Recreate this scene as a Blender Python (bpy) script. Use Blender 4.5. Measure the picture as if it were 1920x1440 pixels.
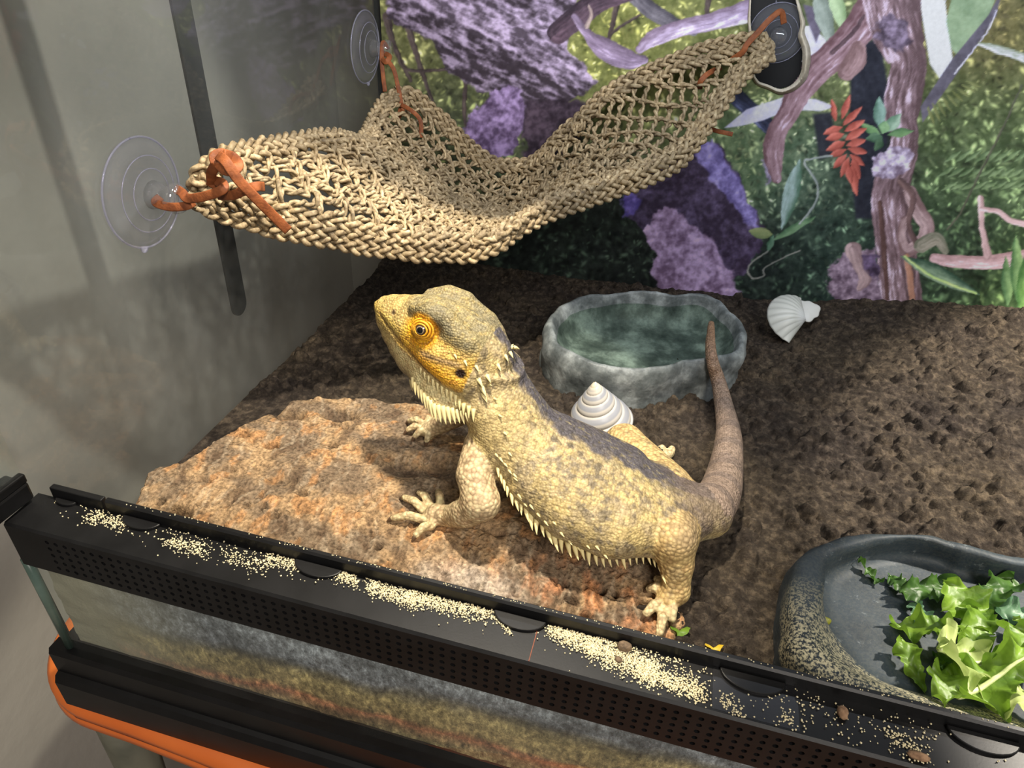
import bpy, math, random
import numpy as np
from mathutils import Vector, Matrix

# ------------------------------------------------------------------ camera, world, lamps, exposure
for o in list(bpy.data.objects):
    bpy.data.objects.remove(o)
scene = bpy.context.scene
COL = scene.collection
FPX = 1331.0                                     # focal length in pixels of the 1920 x 1440 frame
CAM = np.array([0.28695711, -0.1965482, 0.26696396])
# rows: tank axes (X right, Y into the tank, Z up) in camera axes (right, down, forward)
ROT = np.array([[0.96550099, 0.18868295, -0.17946193],
                [0.25514947, -0.54779825, 0.7967533],
                [0.05202483, -0.81505572, -0.57704211]])
cam = bpy.data.cameras.new('camera')
cam.sensor_width = 36.0
cam.lens = 36.0 * FPX / 1920.0
cam.clip_start = 0.01
camo = bpy.data.objects.new('camera', cam)
COL.objects.link(camo)
m4 = Matrix.Identity(4)
for i in range(3):
    m4[i][0] = ROT[i, 0]
    m4[i][1] = -ROT[i, 1]
    m4[i][2] = -ROT[i, 2]
    m4[i][3] = CAM[i]
camo.matrix_world = m4
scene.camera = camo

world = bpy.data.worlds.new('room_light')
scene.world = world
world.use_nodes = True
world.node_tree.nodes['Background'].inputs[0].default_value = (0.86, 0.92, 1.0, 1)
world.node_tree.nodes['Background'].inputs[1].default_value = 0.15
vs = scene.view_settings
vs.view_transform = 'Standard'
vs.look = 'None'
vs.gamma = 1.0
vs.exposure = 0.0
vs.use_curve_mapping = False


def lamp(name, kind, loc, target, energy, color, **kw):
    l = bpy.data.lights.new(name, kind)
    l.energy = energy
    l.color = color
    for k, v in kw.items():
        setattr(l, k, v)
    o = bpy.data.objects.new(name, l)
    COL.objects.link(o)
    o.location = loc
    d = Vector(target) - Vector(loc)
    o.rotation_euler = d.to_track_quat('-Z', 'Y').to_euler()
    return o


# basking lamp over the bark, second lamp over the feeding end, cool tube under the lid, room ceiling light
lamp('basking_lamp', 'SPOT', (0.210, 0.098, 0.50), (0.168, 0.100, -0.035), 19.5, (1.0, 0.90, 0.74),
     spot_size=math.radians(46.5), spot_blend=0.13, shadow_soft_size=0.012)
lamp('feeding_lamp', 'SPOT', (0.78, 0.27, 0.50), (0.80, 0.17, -0.03), 44.0, (1.0, 0.91, 0.78),
     spot_size=math.radians(77), spot_blend=0.16, shadow_soft_size=0.015)
lamp('tube_lamp', 'AREA', (0.40, 0.24, 0.298), (0.40, 0.42, 0.02), 1.15, (0.84, 0.90, 1.0),
     shape='RECTANGLE', size=0.62, size_y=0.03)
lamp('wall_shadow_spot', 'SPOT', (0.50, 0.20, 0.48), (-0.135, 0.215, 0.045), 8.5, (1.0, 0.95, 0.88),
     spot_size=math.radians(33), spot_blend=0.45, shadow_soft_size=0.012)  # added narrow spot, throws the hammock's shadow on the room wall
lamp('ceiling_lamp', 'AREA', (0.9, -1.1, 1.3), (0.0, 0.0, -0.1), 27.0, (1.0, 0.92, 0.83),
     shape='RECTANGLE', size=0.6, size_y=0.6)

rng = np.random.default_rng(7)
random.seed(7)


# ------------------------------------------------------------------ helpers
def ray(x, y):
    return ROT @ np.array([x - 960.0, y - 720.0, FPX])


def at(x, y, axis, v):
    """the point where the line of sight through photo pixel (x, y) meets the plane axis = v"""
    r = ray(x, y)
    return CAM + r * (v - CAM[axis]) / r[axis]


def onz(x, y, z): return at(x, y, 2, z)
def ony(x, y, Y): return at(x, y, 1, Y)
def onx(x, y, X): return at(x, y, 0, X)


def project(P):
    v = (np.asarray(P) - CAM) @ ROT
    return 960 + FPX * v[..., 0] / v[..., 2], 720 + FPX * v[..., 1] / v[..., 2]


PERM = np.random.default_rng(3).permutation(256).astype(np.int32)
PERM = np.concatenate([PERM, PERM, PERM])
GR = np.random.default_rng(5).normal(size=(256, 3))
GR /= np.linalg.norm(GR, axis=1)[:, None]
GR = GR.astype(np.float32)


def pn(x, y, z=0.0):
    """gradient noise, about -0.7 .. 0.7"""
    x, y, z = np.broadcast_arrays(np.asarray(x, np.float32), np.asarray(y, np.float32), np.asarray(z, np.float32))
    xi = np.floor(x).astype(np.int32); yi = np.floor(y).astype(np.int32); zi = np.floor(z).astype(np.int32)
    xf = x - xi; yf = y - yi; zf = z - zi
    u = xf * xf * (3 - 2 * xf); v = yf * yf * (3 - 2 * yf); w = zf * zf * (3 - 2 * zf)
    out = 0
    for dx in (0, 1):
        a = PERM[(xi + dx) & 255]
        wx = u if dx else 1 - u
        for dy in (0, 1):
            b = PERM[a + ((yi + dy) & 255)]
            wy = v if dy else 1 - v
            for dz in (0, 1):
                g = GR[PERM[b + ((zi + dz) & 255)]]
                wz = w if dz else 1 - w
                out = out + wx * wy * wz * (g[..., 0] * (xf - dx) + g[..., 1] * (yf - dy) + g[..., 2] * (zf - dz))
    return out


def fbm(x, y, z=0.0, o=4, gain=0.5):
    s = 0; a = 1.0; f = 1.0
    for i in range(o):
        s = s + a * pn(np.asarray(x) * f + 17.3 * i, np.asarray(y) * f + 5.1 * i, np.asarray(z) * f)
        a *= gain; f *= 2.03
    return s


def sst(a, b, x):
    t = np.clip((x - a) / (b - a), 0, 1)
    return t * t * (3 - 2 * t)


def lin(c):
    c = np.asarray(c, dtype=float) / 255.0
    return np.where(c <= 0.04045, c / 12.92, ((c + 0.055) / 1.055) ** 2.4)


def L3(r, g, b):
    v = lin((r, g, b))
    return (float(v[0]), float(v[1]), float(v[2]), 1.0)


def spline(pts, n):
    """Catmull-Rom through pts (k x m) sampled at n points, even in chord length"""
    p = np.asarray(pts, float)
    if len(p) == 2:
        t = np.linspace(0, 1, n)[:, None]
        return p[0] * (1 - t) + p[1] * t
    q = np.vstack([2 * p[0] - p[1], p, 2 * p[-1] - p[-2]])
    out = []
    for i in range(len(p) - 1):
        a, b, c, d = q[i:i + 4]
        t = np.linspace(0, 1, 24, endpoint=False)[:, None]
        out.append(0.5 * (2 * b + (c - a) * t + (2 * a - 5 * b + 4 * c - d) * t ** 2 + (3 * b - a - 3 * c + d) * t ** 3))
    out = np.vstack(out + [p[-1:]])
    s = np.concatenate([[0], np.cumsum(np.linalg.norm(np.diff(out[:, :3], axis=0), axis=1))])
    u = np.linspace(0, s[-1], n)
    return np.stack([np.interp(u, s, out[:, k]) for k in range(out.shape[1])], 1)


# ---- meshes
def mesh_obj(name, verts, faces, mat, parent=None, smooth=True, col=None):
    """verts (n x 3) and faces (list of index lists, or an m x 4 / m x 3 array) as ONE mesh object"""
    me = bpy.data.meshes.new(name)
    v = np.asarray(verts, np.float32)
    if isinstance(faces, np.ndarray):
        k = faces.shape[1]
        me.vertices.add(len(v)); me.vertices.foreach_set('co', v.ravel())
        me.loops.add(faces.size); me.loops.foreach_set('vertex_index', faces.astype(np.int32).ravel())
        me.polygons.add(len(faces))
        me.polygons.foreach_set('loop_start', np.arange(0, faces.size, k, dtype=np.int32))
        me.update(calc_edges=True)
    else:
        me.from_pydata([tuple(map(float, p)) for p in v], [], [tuple(int(i) for i in f) for f in faces])
        me.update()
    if smooth:
        me.polygons.foreach_set('use_smooth', np.ones(len(me.polygons), bool))
    if col is not None:
        c = np.ones((len(v), 4), np.float32); c[:, :3] = col
        at_ = me.color_attributes.new('Col', 'FLOAT_COLOR', 'POINT')
        at_.data.foreach_set('color', c.ravel())
    me.materials.append(mat)
    o = bpy.data.objects.new(name, me)
    COL.objects.link(o)
    if parent is not None:
        o.parent = parent
    return o


def copy_obj(o, parent=None, matrix=None):
    c = o.copy(); COL.objects.link(c)
    if parent is not None: c.parent = parent
    if matrix is not None: c.matrix_local = matrix
    return c


def tag(o, label=None, cat=None, group=None, kind=None):
    if label: o['label'] = label
    if cat: o['category'] = cat
    if group: o['group'] = group
    if kind: o['kind'] = kind
    return o


def thing(name, label, cat, loc=(0, 0, 0), group=None):
    o = bpy.data.objects.new(name, None)
    o.empty_display_size = 0.01
    COL.objects.link(o)
    o['origin'] = 1
    del o['origin']
    return tag(o, label, cat, group)


def gridf(nu, nv, closed_u=False):
    """faces of a nu x nv vertex grid, index = i * nv + j"""
    I = np.arange(nu if closed_u else nu - 1); J = np.arange(nv - 1)
    i, j = np.meshgrid(I, J, indexing='ij')
    i2 = (i + 1) % nu
    return np.stack([i * nv + j, i2 * nv + j, i2 * nv + j + 1, i * nv + j + 1], -1).reshape(-1, 4)


class MB:
    """collects boxes, prisms and tubes for one mesh"""
    def __init__(s): s.v = []; s.f = []; s.n = 0
    def add(s, v, f):
        s.v.append(np.asarray(v, float)); s.f += [[int(i) + s.n for i in q] for q in f]; s.n += len(v)
    def box(s, a, b):
        x0, y0, z0 = a; x1, y1, z1 = b
        s.add([(x0, y0, z0), (x1, y0, z0), (x1, y1, z0), (x0, y1, z0), (x0, y0, z1), (x1, y0, z1), (x1, y1, z1), (x0, y1, z1)],
              [(3, 2, 1, 0), (4, 5, 6, 7), (0, 1, 5, 4), (1, 2, 6, 5), (2, 3, 7, 6), (3, 0, 4, 7)])
    def prism_x(s, prof, x0, x1):
        """profile of (y, z) points, counter-clockwise seen from -X ... extruded along X"""
        n = len(prof)
        s.add([(x0, y, z) for y, z in prof] + [(x1, y, z) for y, z in prof],
              [list(range(n))] + [list(range(2 * n - 1, n - 1, -1))] + [(i, i + n, (i + 1) % n + n, (i + 1) % n) for i in range(n)])
    def tube(s, pts, r, k=6, flat=None, up=None, cap=True):
        v, f = tube(pts, r, k, flat, up, cap); s.add(v, f)
    def build(s, name, mat, parent=None, smooth=False, bevel=0.0):
        o = mesh_obj(name, np.vstack(s.v), s.f, mat, parent, smooth)
        if bevel: bev(o, bevel)
        return o


def bev(o, w, seg=2):
    b = o.modifiers.new('bevel', 'BEVEL'); b.width = w; b.segments = seg; b.limit_method = 'ANGLE'; b.angle_limit = math.radians(40)
    return o


def frames(p, up=None):
    t = np.gradient(p, axis=0); t /= np.linalg.norm(t, axis=1)[:, None] + 1e-12
    if up is not None:
        u = np.broadcast_to(np.asarray(up, float), p.shape)
        b = np.cross(t, u); b /= np.linalg.norm(b, axis=1)[:, None] + 1e-12
        return t, b, np.cross(b, t)
    n = np.zeros_like(p)
    a = np.array([0, 0, 1.0]) if abs(t[0][2]) < 0.8 else np.array([1.0, 0, 0])
    n[0] = a - t[0] * (a @ t[0]); n[0] /= np.linalg.norm(n[0])
    for i in range(1, len(p)):
        q = n[i - 1] - t[i] * (n[i - 1] @ t[i]); n[i] = q / (np.linalg.norm(q) + 1e-12)
    return t, np.cross(t, n), n


def tube(p, r, k=6, flat=None, up=None, cap=True):
    """tube along p; r scalar or per point; flat = (a, b) scales of the cross-section"""
    p = np.asarray(p, float); n = len(p)
    r = np.broadcast_to(np.asarray(r, float), (n,))
    t, b, u = frames(p, up)
    th = np.linspace(0, 2 * np.pi, k, endpoint=False)
    if flat is None: ca, sa = np.cos(th), np.sin(th)
    else:
        ca = flat[0] * np.sign(np.cos(th)) * np.abs(np.cos(th)) ** 0.4; sa = flat[1] * np.sign(np.sin(th)) * np.abs(np.sin(th)) ** 0.4
    v = p[:, None] + r[:, None, None] * (ca[None, :, None] * b[:, None] + sa[None, :, None] * u[:, None])
    v = v.reshape(-1, 3)
    f = []
    for i in range(n - 1):
        for j in range(k):
            j2 = (j + 1) % k
            f.append((i * k + j, i * k + j2, (i + 1) * k + j2, (i + 1) * k + j))
    if cap:
        f.append(tuple(range(k - 1, -1, -1))); f.append(tuple((n - 1) * k + j for j in range(k)))
    return v, f


def tube_a(p, r, k=6, up=None):
    """tube as arrays (quads only, open ends), quick for long ropes"""
    p = np.asarray(p, float); n = len(p)
    r = np.broadcast_to(np.asarray(r, float), (n,))
    t, b, u = frames(p, up)
    th = np.linspace(0, 2 * np.pi, k, endpoint=False)
    v = p[:, None] + r[:, None, None] * (np.cos(th)[None, :, None] * b[:, None] + np.sin(th)[None, :, None] * u[:, None])
    i, j = np.meshgrid(np.arange(n - 1), np.arange(k), indexing='ij'); j2 = (j + 1) % k
    return v.reshape(-1, 3), np.stack([i * k + j, i * k + j2, (i + 1) * k + j2, (i + 1) * k + j], -1).reshape(-1, 4)


def lathe(prof, n=48):
    """profile (r, h) turned about Z"""
    pr = np.asarray(prof, float)
    th = np.linspace(0, 2 * np.pi, n, endpoint=False)
    v = np.stack([pr[None, :, 0] * np.cos(th)[:, None], pr[None, :, 0] * np.sin(th)[:, None], np.broadcast_to(pr[None, :, 1], (n, len(pr)))], -1)
    return v.reshape(-1, 3), gridf(n, len(pr), True)


# ---- materials
def newmat(name):
    m = bpy.data.materials.new(name); m.use_nodes = True
    nt = m.node_tree
    return m, nt, nt.nodes['Principled BSDF']


def N(nt, t, **kw):
    n = nt.nodes.new(t)
    for k, v in kw.items():
        if k.startswith('_'): n.inputs[k[1:]].default_value = v
        else: setattr(n, k, v)
    return n


def coords(nt, scale=(1, 1, 1), kind='Object'):
    tc = N(nt, 'ShaderNodeTexCoord'); mp = N(nt, 'ShaderNodeMapping')
    mp.inputs['Scale'].default_value = scale
    nt.links.new(tc.outputs[kind], mp.inputs[0])
    return mp.outputs[0]


def noise(nt, vec, scale, detail=4, rough=0.55):
    n = N(nt, 'ShaderNodeTexNoise', _Scale=scale, _Detail=detail, _Roughness=rough)
    nt.links.new(vec, n.inputs['Vector'])
    return n.outputs['Fac']


def ramp(nt, fac, stops):
    r = N(nt, 'ShaderNodeValToRGB')
    e = r.color_ramp.elements
    while len(e) < len(stops): e.new(0.5)
    for k, (p, c) in zip(e, stops):
        k.position = p; k.color = c if len(c) == 4 else (*c, 1)
    nt.links.new(fac, r.inputs[0])
    return r.outputs[0]


def mixc(nt, fac, a, b, mode='MIX'):
    m = N(nt, 'ShaderNodeMix', data_type='RGBA', blend_type=mode)
    for s, i in ((fac, 0), (a, 6), (b, 7)):
        if hasattr(s, 'is_linked') or hasattr(s, 'links'): nt.links.new(s, m.inputs[i])
        elif i == 0: m.inputs[0].default_value = s
        else: m.inputs[i].default_value = s
    return m.outputs[2]


def bump(nt, b, h, strength=0.5, dist=0.001):
    n = N(nt, 'ShaderNodeBump', _Strength=strength, _Distance=dist)
    nt.links.new(h, n.inputs['Height'])
    if b.inputs['Normal'].links: nt.links.new(b.inputs['Normal'].links[0].from_socket, n.inputs['Normal'])
    nt.links.new(n.outputs[0], b.inputs['Normal'])


def pmat(name, c1, c2, scale=40, rough=0.6, bmp=0.3, bscale=None, spec=0.5, stretch=(1, 1, 1), dist=0.001, lo=0.35, hi=0.65, detail=5):
    """plain two-tone noise material"""
    m, nt, b = newmat(name)
    v = coords(nt, stretch)
    f = noise(nt, v, scale, detail)
    nt.links.new(ramp(nt, f, [(lo, c1), (hi, c2)]), b.inputs['Base Color'])
    b.inputs['Roughness'].default_value = rough
    b.inputs['Specular IOR Level'].default_value = spec
    if bmp: bump(nt, b, noise(nt, v, bscale or scale * 3, 4), bmp, dist)
    return m


def vmat(name, rough=0.7, scale=300, amt=0.25, bmp=0.3, dist=0.0006, spec=0.4, bscale=None):
    """colour attribute Col varied by noise"""
    m, nt, b = newmat(name)
    a = N(nt, 'ShaderNodeAttribute', attribute_name='Col')
    v = coords(nt)
    f = noise(nt, v, scale, 4)
    g = ramp(nt, f, [(0.3, (1 - amt,) * 3), (0.7, (1 + amt,) * 3)])
    nt.links.new(mixc(nt, 1.0, a.outputs['Color'], g, 'MULTIPLY'), b.inputs['Base Color'])
    b.inputs['Roughness'].default_value = rough
    b.inputs['Specular IOR Level'].default_value = spec
    if bmp: bump(nt, b, noise(nt, v, bscale or scale, 5), bmp, dist)
    return m


def front_fresnel(nt, ior, normal=None):
    """Fresnel reflection of the outer face only (a thin pane has no total reflection inside)"""
    fr = N(nt, 'ShaderNodeFresnel', _IOR=ior); ge = N(nt, 'ShaderNodeNewGeometry')
    iv = N(nt, 'ShaderNodeMath', operation='SUBTRACT'); iv.inputs[0].default_value = 1.0
    nt.links.new(ge.outputs['Backfacing'], iv.inputs[1])
    ml = N(nt, 'ShaderNodeMath', operation='MULTIPLY'); nt.links.new(fr.outputs[0], ml.inputs[0]); nt.links.new(iv.outputs[0], ml.inputs[1])
    if normal is not None: nt.links.new(normal, fr.inputs['Normal'])
    return ml.outputs[0]


def thin_glass(name, tint=(0.97, 0.99, 0.98, 1), ior=1.45, rough=0.02, haze=0.0, hazecol=(0.8, 0.82, 0.8, 1), hscale=12):
    """pane: clear with a Fresnel reflection, plus a faint film of dust"""
    m = bpy.data.materials.new(name); m.use_nodes = True
    nt = m.node_tree; nt.nodes.clear()
    out = N(nt, 'ShaderNodeOutputMaterial'); tr = N(nt, 'ShaderNodeBsdfTransparent', _Color=tint)
    gl = N(nt, 'ShaderNodeBsdfGlossy', _Roughness=rough); fr = front_fresnel(nt, ior)
    mx = N(nt, 'ShaderNodeMixShader')
    nt.links.new(fr, mx.inputs[0]); nt.links.new(tr.outputs[0], mx.inputs[1]); nt.links.new(gl.outputs[0], mx.inputs[2])
    last = mx
    if haze:
        df = N(nt, 'ShaderNodeBsdfDiffuse', _Color=hazecol)
        v = coords(nt, (1, 1, 0.35))
        f = noise(nt, v, hscale, 6, 0.65)
        mr = N(nt, 'ShaderNodeMapRange'); nt.links.new(f, mr.inputs[0])
        mr.inputs[1].default_value = 0.42; mr.inputs[2].default_value = 0.75; mr.inputs[3].default_value = haze * 0.25; mr.inputs[4].default_value = haze * 1.6
        m2 = N(nt, 'ShaderNodeMixShader')
        nt.links.new(mr.outputs[0], m2.inputs[0]); nt.links.new(mx.outputs[0], m2.inputs[1]); nt.links.new(df.outputs[0], m2.inputs[2])
        last = m2
    nt.links.new(last.outputs[0], out.inputs[0])
    return m

# ------------------------------------------------------------------ the room around the tank
M = {}
M['wall'] = pmat('wall_plaster', L3(150, 146, 138), L3(172, 167, 158), 6, 0.9, 0.25, 60, dist=0.002)
M['floor'] = pmat('floor_boards', L3(120, 100, 80), L3(140, 118, 96), 5, 0.6, 0.1, 80, stretch=(1, 12, 1))
M['black'] = pmat('black_plastic', L3(13, 13, 14), L3(21, 21, 22), 60, 0.40, 0.12, 900, dist=0.0002, spec=0.3)
M['black_soft'] = pmat('black_rubber', L3(14, 14, 14), L3(22, 22, 22), 30, 0.7, 0.1, 300)
M['glass'] = thin_glass('tank_glass', haze=0.02)
M['glass_left'] = thin_glass('side_glass', haze=0.035, hscale=9)
M['glass_edge'] = pmat('glass_edge', L3(70, 88, 80), L3(96, 112, 102), 30, 0.2, 0.05)

WX = -0.135                                       # room wall beside the tank
w = MB(); w.box((WX - 0.05, -1.6, -0.75), (WX, 1.0, 1.6))
tag(w.build('wall_left', M['wall']), kind='structure')
w = MB(); w.box((WX, 0.62, -0.75), (2.2, 0.67, 1.6))
tag(w.build('wall_back', M['wall']), kind='structure')
w = MB(); w.box((WX - 0.05, -1.6, -0.80), (2.2, 0.67, -0.75))
tag(w.build('floor', M['floor']), kind='structure')

# ---- orange upholstered bench that carries the tank
M['orange'] = pmat('orange_leather', L3(206, 100, 40), L3(226, 122, 56), 9, 0.38, 0.12, 500, dist=0.0003)
M['seam'] = pmat('seam_brown', L3(96, 44, 20), L3(126, 60, 28), 50, 0.6)
M['leg'] = pmat('leg_metal', L3(84, 84, 72), L3(112, 110, 96), 20, 0.35, 0.1, spec=0.6)
M['dark_wood'] = pmat('dark_wood', L3(62, 38, 28), L3(86, 54, 40), 12, 0.5, 0.2, stretch=(1, 8, 1))
ZB = -0.150                                       # underside of the tank
bench = thing('upholstered_bench', 'orange leather bench with rounded corner under the glass tank', 'bench')
out = []                                          # plan outline, rounded corner towards the wall
cx, cy, rr = 0.000, 0.028, 0.060
for a in np.linspace(math.pi, 1.5 * math.pi, 15): out.append((cx + rr * math.cos(a), cy + rr * math.sin(a)))
for x in np.linspace(0.03, 0.95, 14): out.append((x, -0.0325 - 0.040 * float(sst(0.03, 0.40, x))))
out += [(1.0, -0.03), (1.0, 0.50), (0.0, 0.55), (-0.045, 0.535), (-0.06, 0.50), (-0.06, 0.3)]
o2 = np.array(out); cen = np.array([0.45, 0.22])
def ringat(off, z):
    d = o2 - cen; n = np.roll(o2, -1, 0) - np.roll(o2, 1, 0); n = np.stack([n[:, 1], -n[:, 0]], 1); n /= np.linalg.norm(n, axis=1)[:, None]
    return np.column_stack([o2 + n * off, np.full(len(o2), z)])
prof = [(-0.03, ZB), (-0.010, ZB + 0.0), (-0.003, ZB - 0.002), (0.0, ZB - 0.006), (0.0, ZB - 0.010), (-0.002, ZB - 0.0115), (0.0, ZB - 0.013), (0.0005, ZB - 0.018), (-0.005, ZB - 0.023), (-0.03, ZB - 0.025)]
rings = [ringat(o_, z_) for o_, z_ in prof]
nv = len(o2); V = np.vstack(rings)
F = []
for i in range(len(rings) - 1):
    for j in range(nv): F.append((i * nv + j, (i + 1) * nv + j, (i + 1) * nv + (j + 1) % nv, i * nv + (j + 1) % nv))
F.append(tuple(range(nv))); F.append(tuple(reversed([(len(rings) - 1) * nv + j for j in range(nv)])))
mesh_obj('cushion', V, F, M['orange'], bench)
sp = ringat(-0.0012, ZB - 0.0115); sp = np.vstack([sp, sp[:1]])
mb = MB(); mb.tube(spline(sp, 160), 0.0012, 6); mb.build('piping', M['seam'], bench, True)
mb = MB(); mb.box((0.02, 0.012, ZB - 0.055), (0.95, 0.46, ZB - 0.024)); mb.build('seat_frame', M['dark_wood'], bench)
for (lx, ly, sx, sy) in ((-0.020, 0.002, -1, -0.4), (0.93, 0.0, 1, -1), (0.04, 0.45, -1, 1), (0.93, 0.45, 1, 1)):
    mb = MB(); mb.tube(np.array([(lx, ly, ZB - 0.024), (lx + sx * 0.006, ly + sy * 0.008, ZB - 0.2), (lx + sx * 0.02, ly + sy * 0.02, -0.752)]), np.array([0.017, 0.014, 0.009]), 10)
    mb.build('leg', M['leg'], bench, True)

# ---- the tank: base rails, panes, vent strip
tank = thing('terrarium', 'glass terrarium with black plastic frame and perforated vent strip', 'terrarium')
TX, TY, TZ = 0.90, 0.45, 0.31
mb = MB()                                         # two stepped rails round the foot
mb.prism_x([(-0.0300, ZB), (-0.0300, -0.128), (-0.0280, -0.1235), (-0.0255, -0.1225), (-0.0255, -0.106), (-0.0240, -0.1025), (-0.0150, -0.1025), (-0.0150, ZB)][::-1], -0.012, TX + 0.012)
mb.build('front_base_rail', M['black'], tank)
mb = MB()
mb.box((-0.012, TY, ZB), (TX + 0.012, TY + 0.014, -0.103))
mb.box((-0.012, -0.015, ZB), (-0.0005, TY, -0.1215)); mb.box((-0.009, -0.015, -0.1215), (-0.0005, TY, -0.1025))
mb.box((TX, -0.015, ZB), (TX + 0.012, TY, -0.103)); mb.box((-0.0005, -0.015, ZB + 0.002), (TX, TY, ZB + 0.008))
mb.build('base_frame', M['black'], tank)
GY = -0.016
mb = MB(); mb.box((0.0005, GY - 0.004, -0.118), (TX, GY, -0.012)); mb.build('front_pane', M['glass'], tank)
mb = MB(); mb.box((-0.0045, -0.0145, -0.118), (-0.0005, TY, TZ)); mb.build('side_pane', M['glass_left'], tank)
mb = MB(); mb.box((TX + 0.0005, -0.0145, -0.118), (TX + 0.0045, TY, TZ)); mb.build('side_pane', M['glass'], tank)
mb = MB(); mb.box((-0.0045, TY + 0.0005, -0.118), (TX + 0.0045, TY + 0.006, TZ)); mb.build('back_panel', M['black_soft'], tank)
mb = MB(); mb.tube(np.array([(-0.0015, GY - 0.0035, -0.103), (-0.0015, GY - 0.0035, -0.028)]), 0.0026, 8); mb.build('corner_seal', M['glass_edge'], tank, True)
mb = MB()                                         # top frame, above the picture
for a, b in (((-0.012, -0.03, TZ - 0.002), (TX + 0.012, -0.005, TZ + 0.03)), ((-0.012, TY - 0.02, TZ - 0.002), (TX + 0.012, TY + 0.012, TZ + 0.03)),
             ((-0.012, -0.005, TZ - 0.002), (0.012, TY - 0.02, TZ + 0.03)), ((TX - 0.012, -0.005, TZ - 0.002), (TX + 0.012, TY - 0.02, TZ + 0.03))): mb.box(a, b)
mb.build('top_frame', M['black'], tank)
mb = MB()                                         # unseen solid lid, added to block the room light; openings under the lamps
xs_ = [-0.005, 0.085, 0.365, 0.60, 0.895, TX + 0.005]; ys_ = [-0.005, 0.02, 0.30, 0.43, TY]
for i in range(5):
    for j in range(4):
        if (i == 1 and j == 1) or (i == 3 and j in (1, 2)): continue
        mb.box((xs_[i], ys_[j], TZ + 0.012), (xs_[i + 1], ys_[j + 1], TZ + 0.018))
mb.build('lid', M['black_soft'], tank)
# vent strip: top plate, front face pierced by real holes, inner lip, half-round clips
vent = thing('vent_strip', None, None); vent.parent = tank
FY = -0.0220; ZT = 0.0; ZL = -0.0295
mb = MB()
mb.prism_x([(FY + 0.0012, ZT - 0.0016), (FY + 0.0012, ZT), (0.0, ZT), (0.0, ZT - 0.0016)][::-1], -0.001, TX)
mb.prism_x([(FY, ZT - 0.0035), (FY, ZT - 0.0012), (FY + 0.0012, ZT), (FY + 0.0012, ZT - 0.0035)][::-1], -0.001, TX)
mb.build('top_plate', M['black'], vent)
dx, dz = 0.00505, 0.0047
hx = np.arange(0.022, 0.870, dx); hz = ZT - 0.0060 - dz * np.arange(5)
V = []; F = []
th = np.linspace(0, 2 * np.pi, 8, endpoint=False) + np.pi / 8
rH = 0.00125
q = 0
zc0, zc1 = hz[0] + dz / 2, hz[-1] - dz / 2
for x in hx:
    for z in hz:
        a, b, c, d = x - dx / 2, x + dx / 2, z - dz / 2, z + dz / 2
        V += [(a, FY, c), (b, FY, c), (b, FY, d), (a, FY, d)]
        V += [(x + rH * math.cos(t), FY, z + rH * math.sin(t)) for t in th]
        V += [(x + rH * math.cos(t), FY + 0.0022, z + rH * math.sin(t)) for t in th]
        o_ = [q + 4 + i for i in range(8)]; i_ = [q + 12 + i for i in range(8)]
        F += [(q + 1, q + 2, o_[0], o_[7]), (q + 2, o_[1], o_[0]), (q + 2, q + 3, o_[2], o_[1]), (q + 3, o_[3], o_[2]), (q + 3, q, o_[4], o_[3]), (q, o_[5], o_[4]), (q, q + 1, o_[6], o_[5]), (q + 1, o_[7], o_[6])]
        F += [(o_[i], o_[(i + 1) % 8], i_[(i + 1) % 8], i_[i]) for i in range(8)]
        q += 20
xa, xb = hx[0] - dx / 2, hx[-1] + dx / 2
for (a, b, c, d) in ((-0.001, xa, ZL, ZT - 0.0035), (xb, TX, ZL, ZT - 0.0035), (xa, xb, ZL, zc1), (xa, xb, zc0, ZT - 0.0035)):
    V += [(a, FY, c), (b, FY, c), (b, FY, d), (a, FY, d)]; F.append((q, q + 1, q + 2, q + 3)); q += 4
for (a, b, c, d) in ((-0.001, TX, FY, FY + 0.006),):
    V += [(a, c, ZL), (b, c, ZL), (b, d, ZL), (a, d, ZL)]; F.append((q, q + 1, q + 2, q + 3)[::-1]); q += 4
V += [(-0.001, FY + 0.0055, ZL), (TX, FY + 0.0055, ZL), (TX, FY + 0.0055, ZT - 0.002), (-0.001, FY + 0.0055, ZT - 0.002)]; F.append((q, q + 1, q + 2, q + 3)); q += 4
V += [(-0.001, FY, ZL), (-0.001, FY + 0.006, ZL), (-0.001, FY + 0.006, ZT), (-0.001, FY, ZT - 0.0035)]; F.append((q, q + 1, q + 2, q + 3)[::-1])
mesh_obj('perforated_face', V, F, M['black'], vent, False)
mb = MB()
mb.prism_x([(-0.0004, -0.0016), (-0.0004, 0.0062), (0.0006, 0.0072), (0.0022, 0.0072), (0.0030, 0.0064), (0.0030, -0.0016)][::-1], 0.0405, TX)
mb.build('inner_lip', M['black'], vent)
mb = MB(); mb.prism_x([(-0.0004, -0.0016), (-0.0004, 0.0068), (0.0030, 0.0068), (0.0030, -0.0016)][::-1], 0.008, 0.0385); mb.build('inner_lip', M['black'], vent, bevel=0.0006)
mb = MB(); mb.box((0.262, FY + 0.0012, 0.0), (0.2624, -0.0004, 0.00025)); mb.build('strip_joint', M['seam'], vent)
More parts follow.
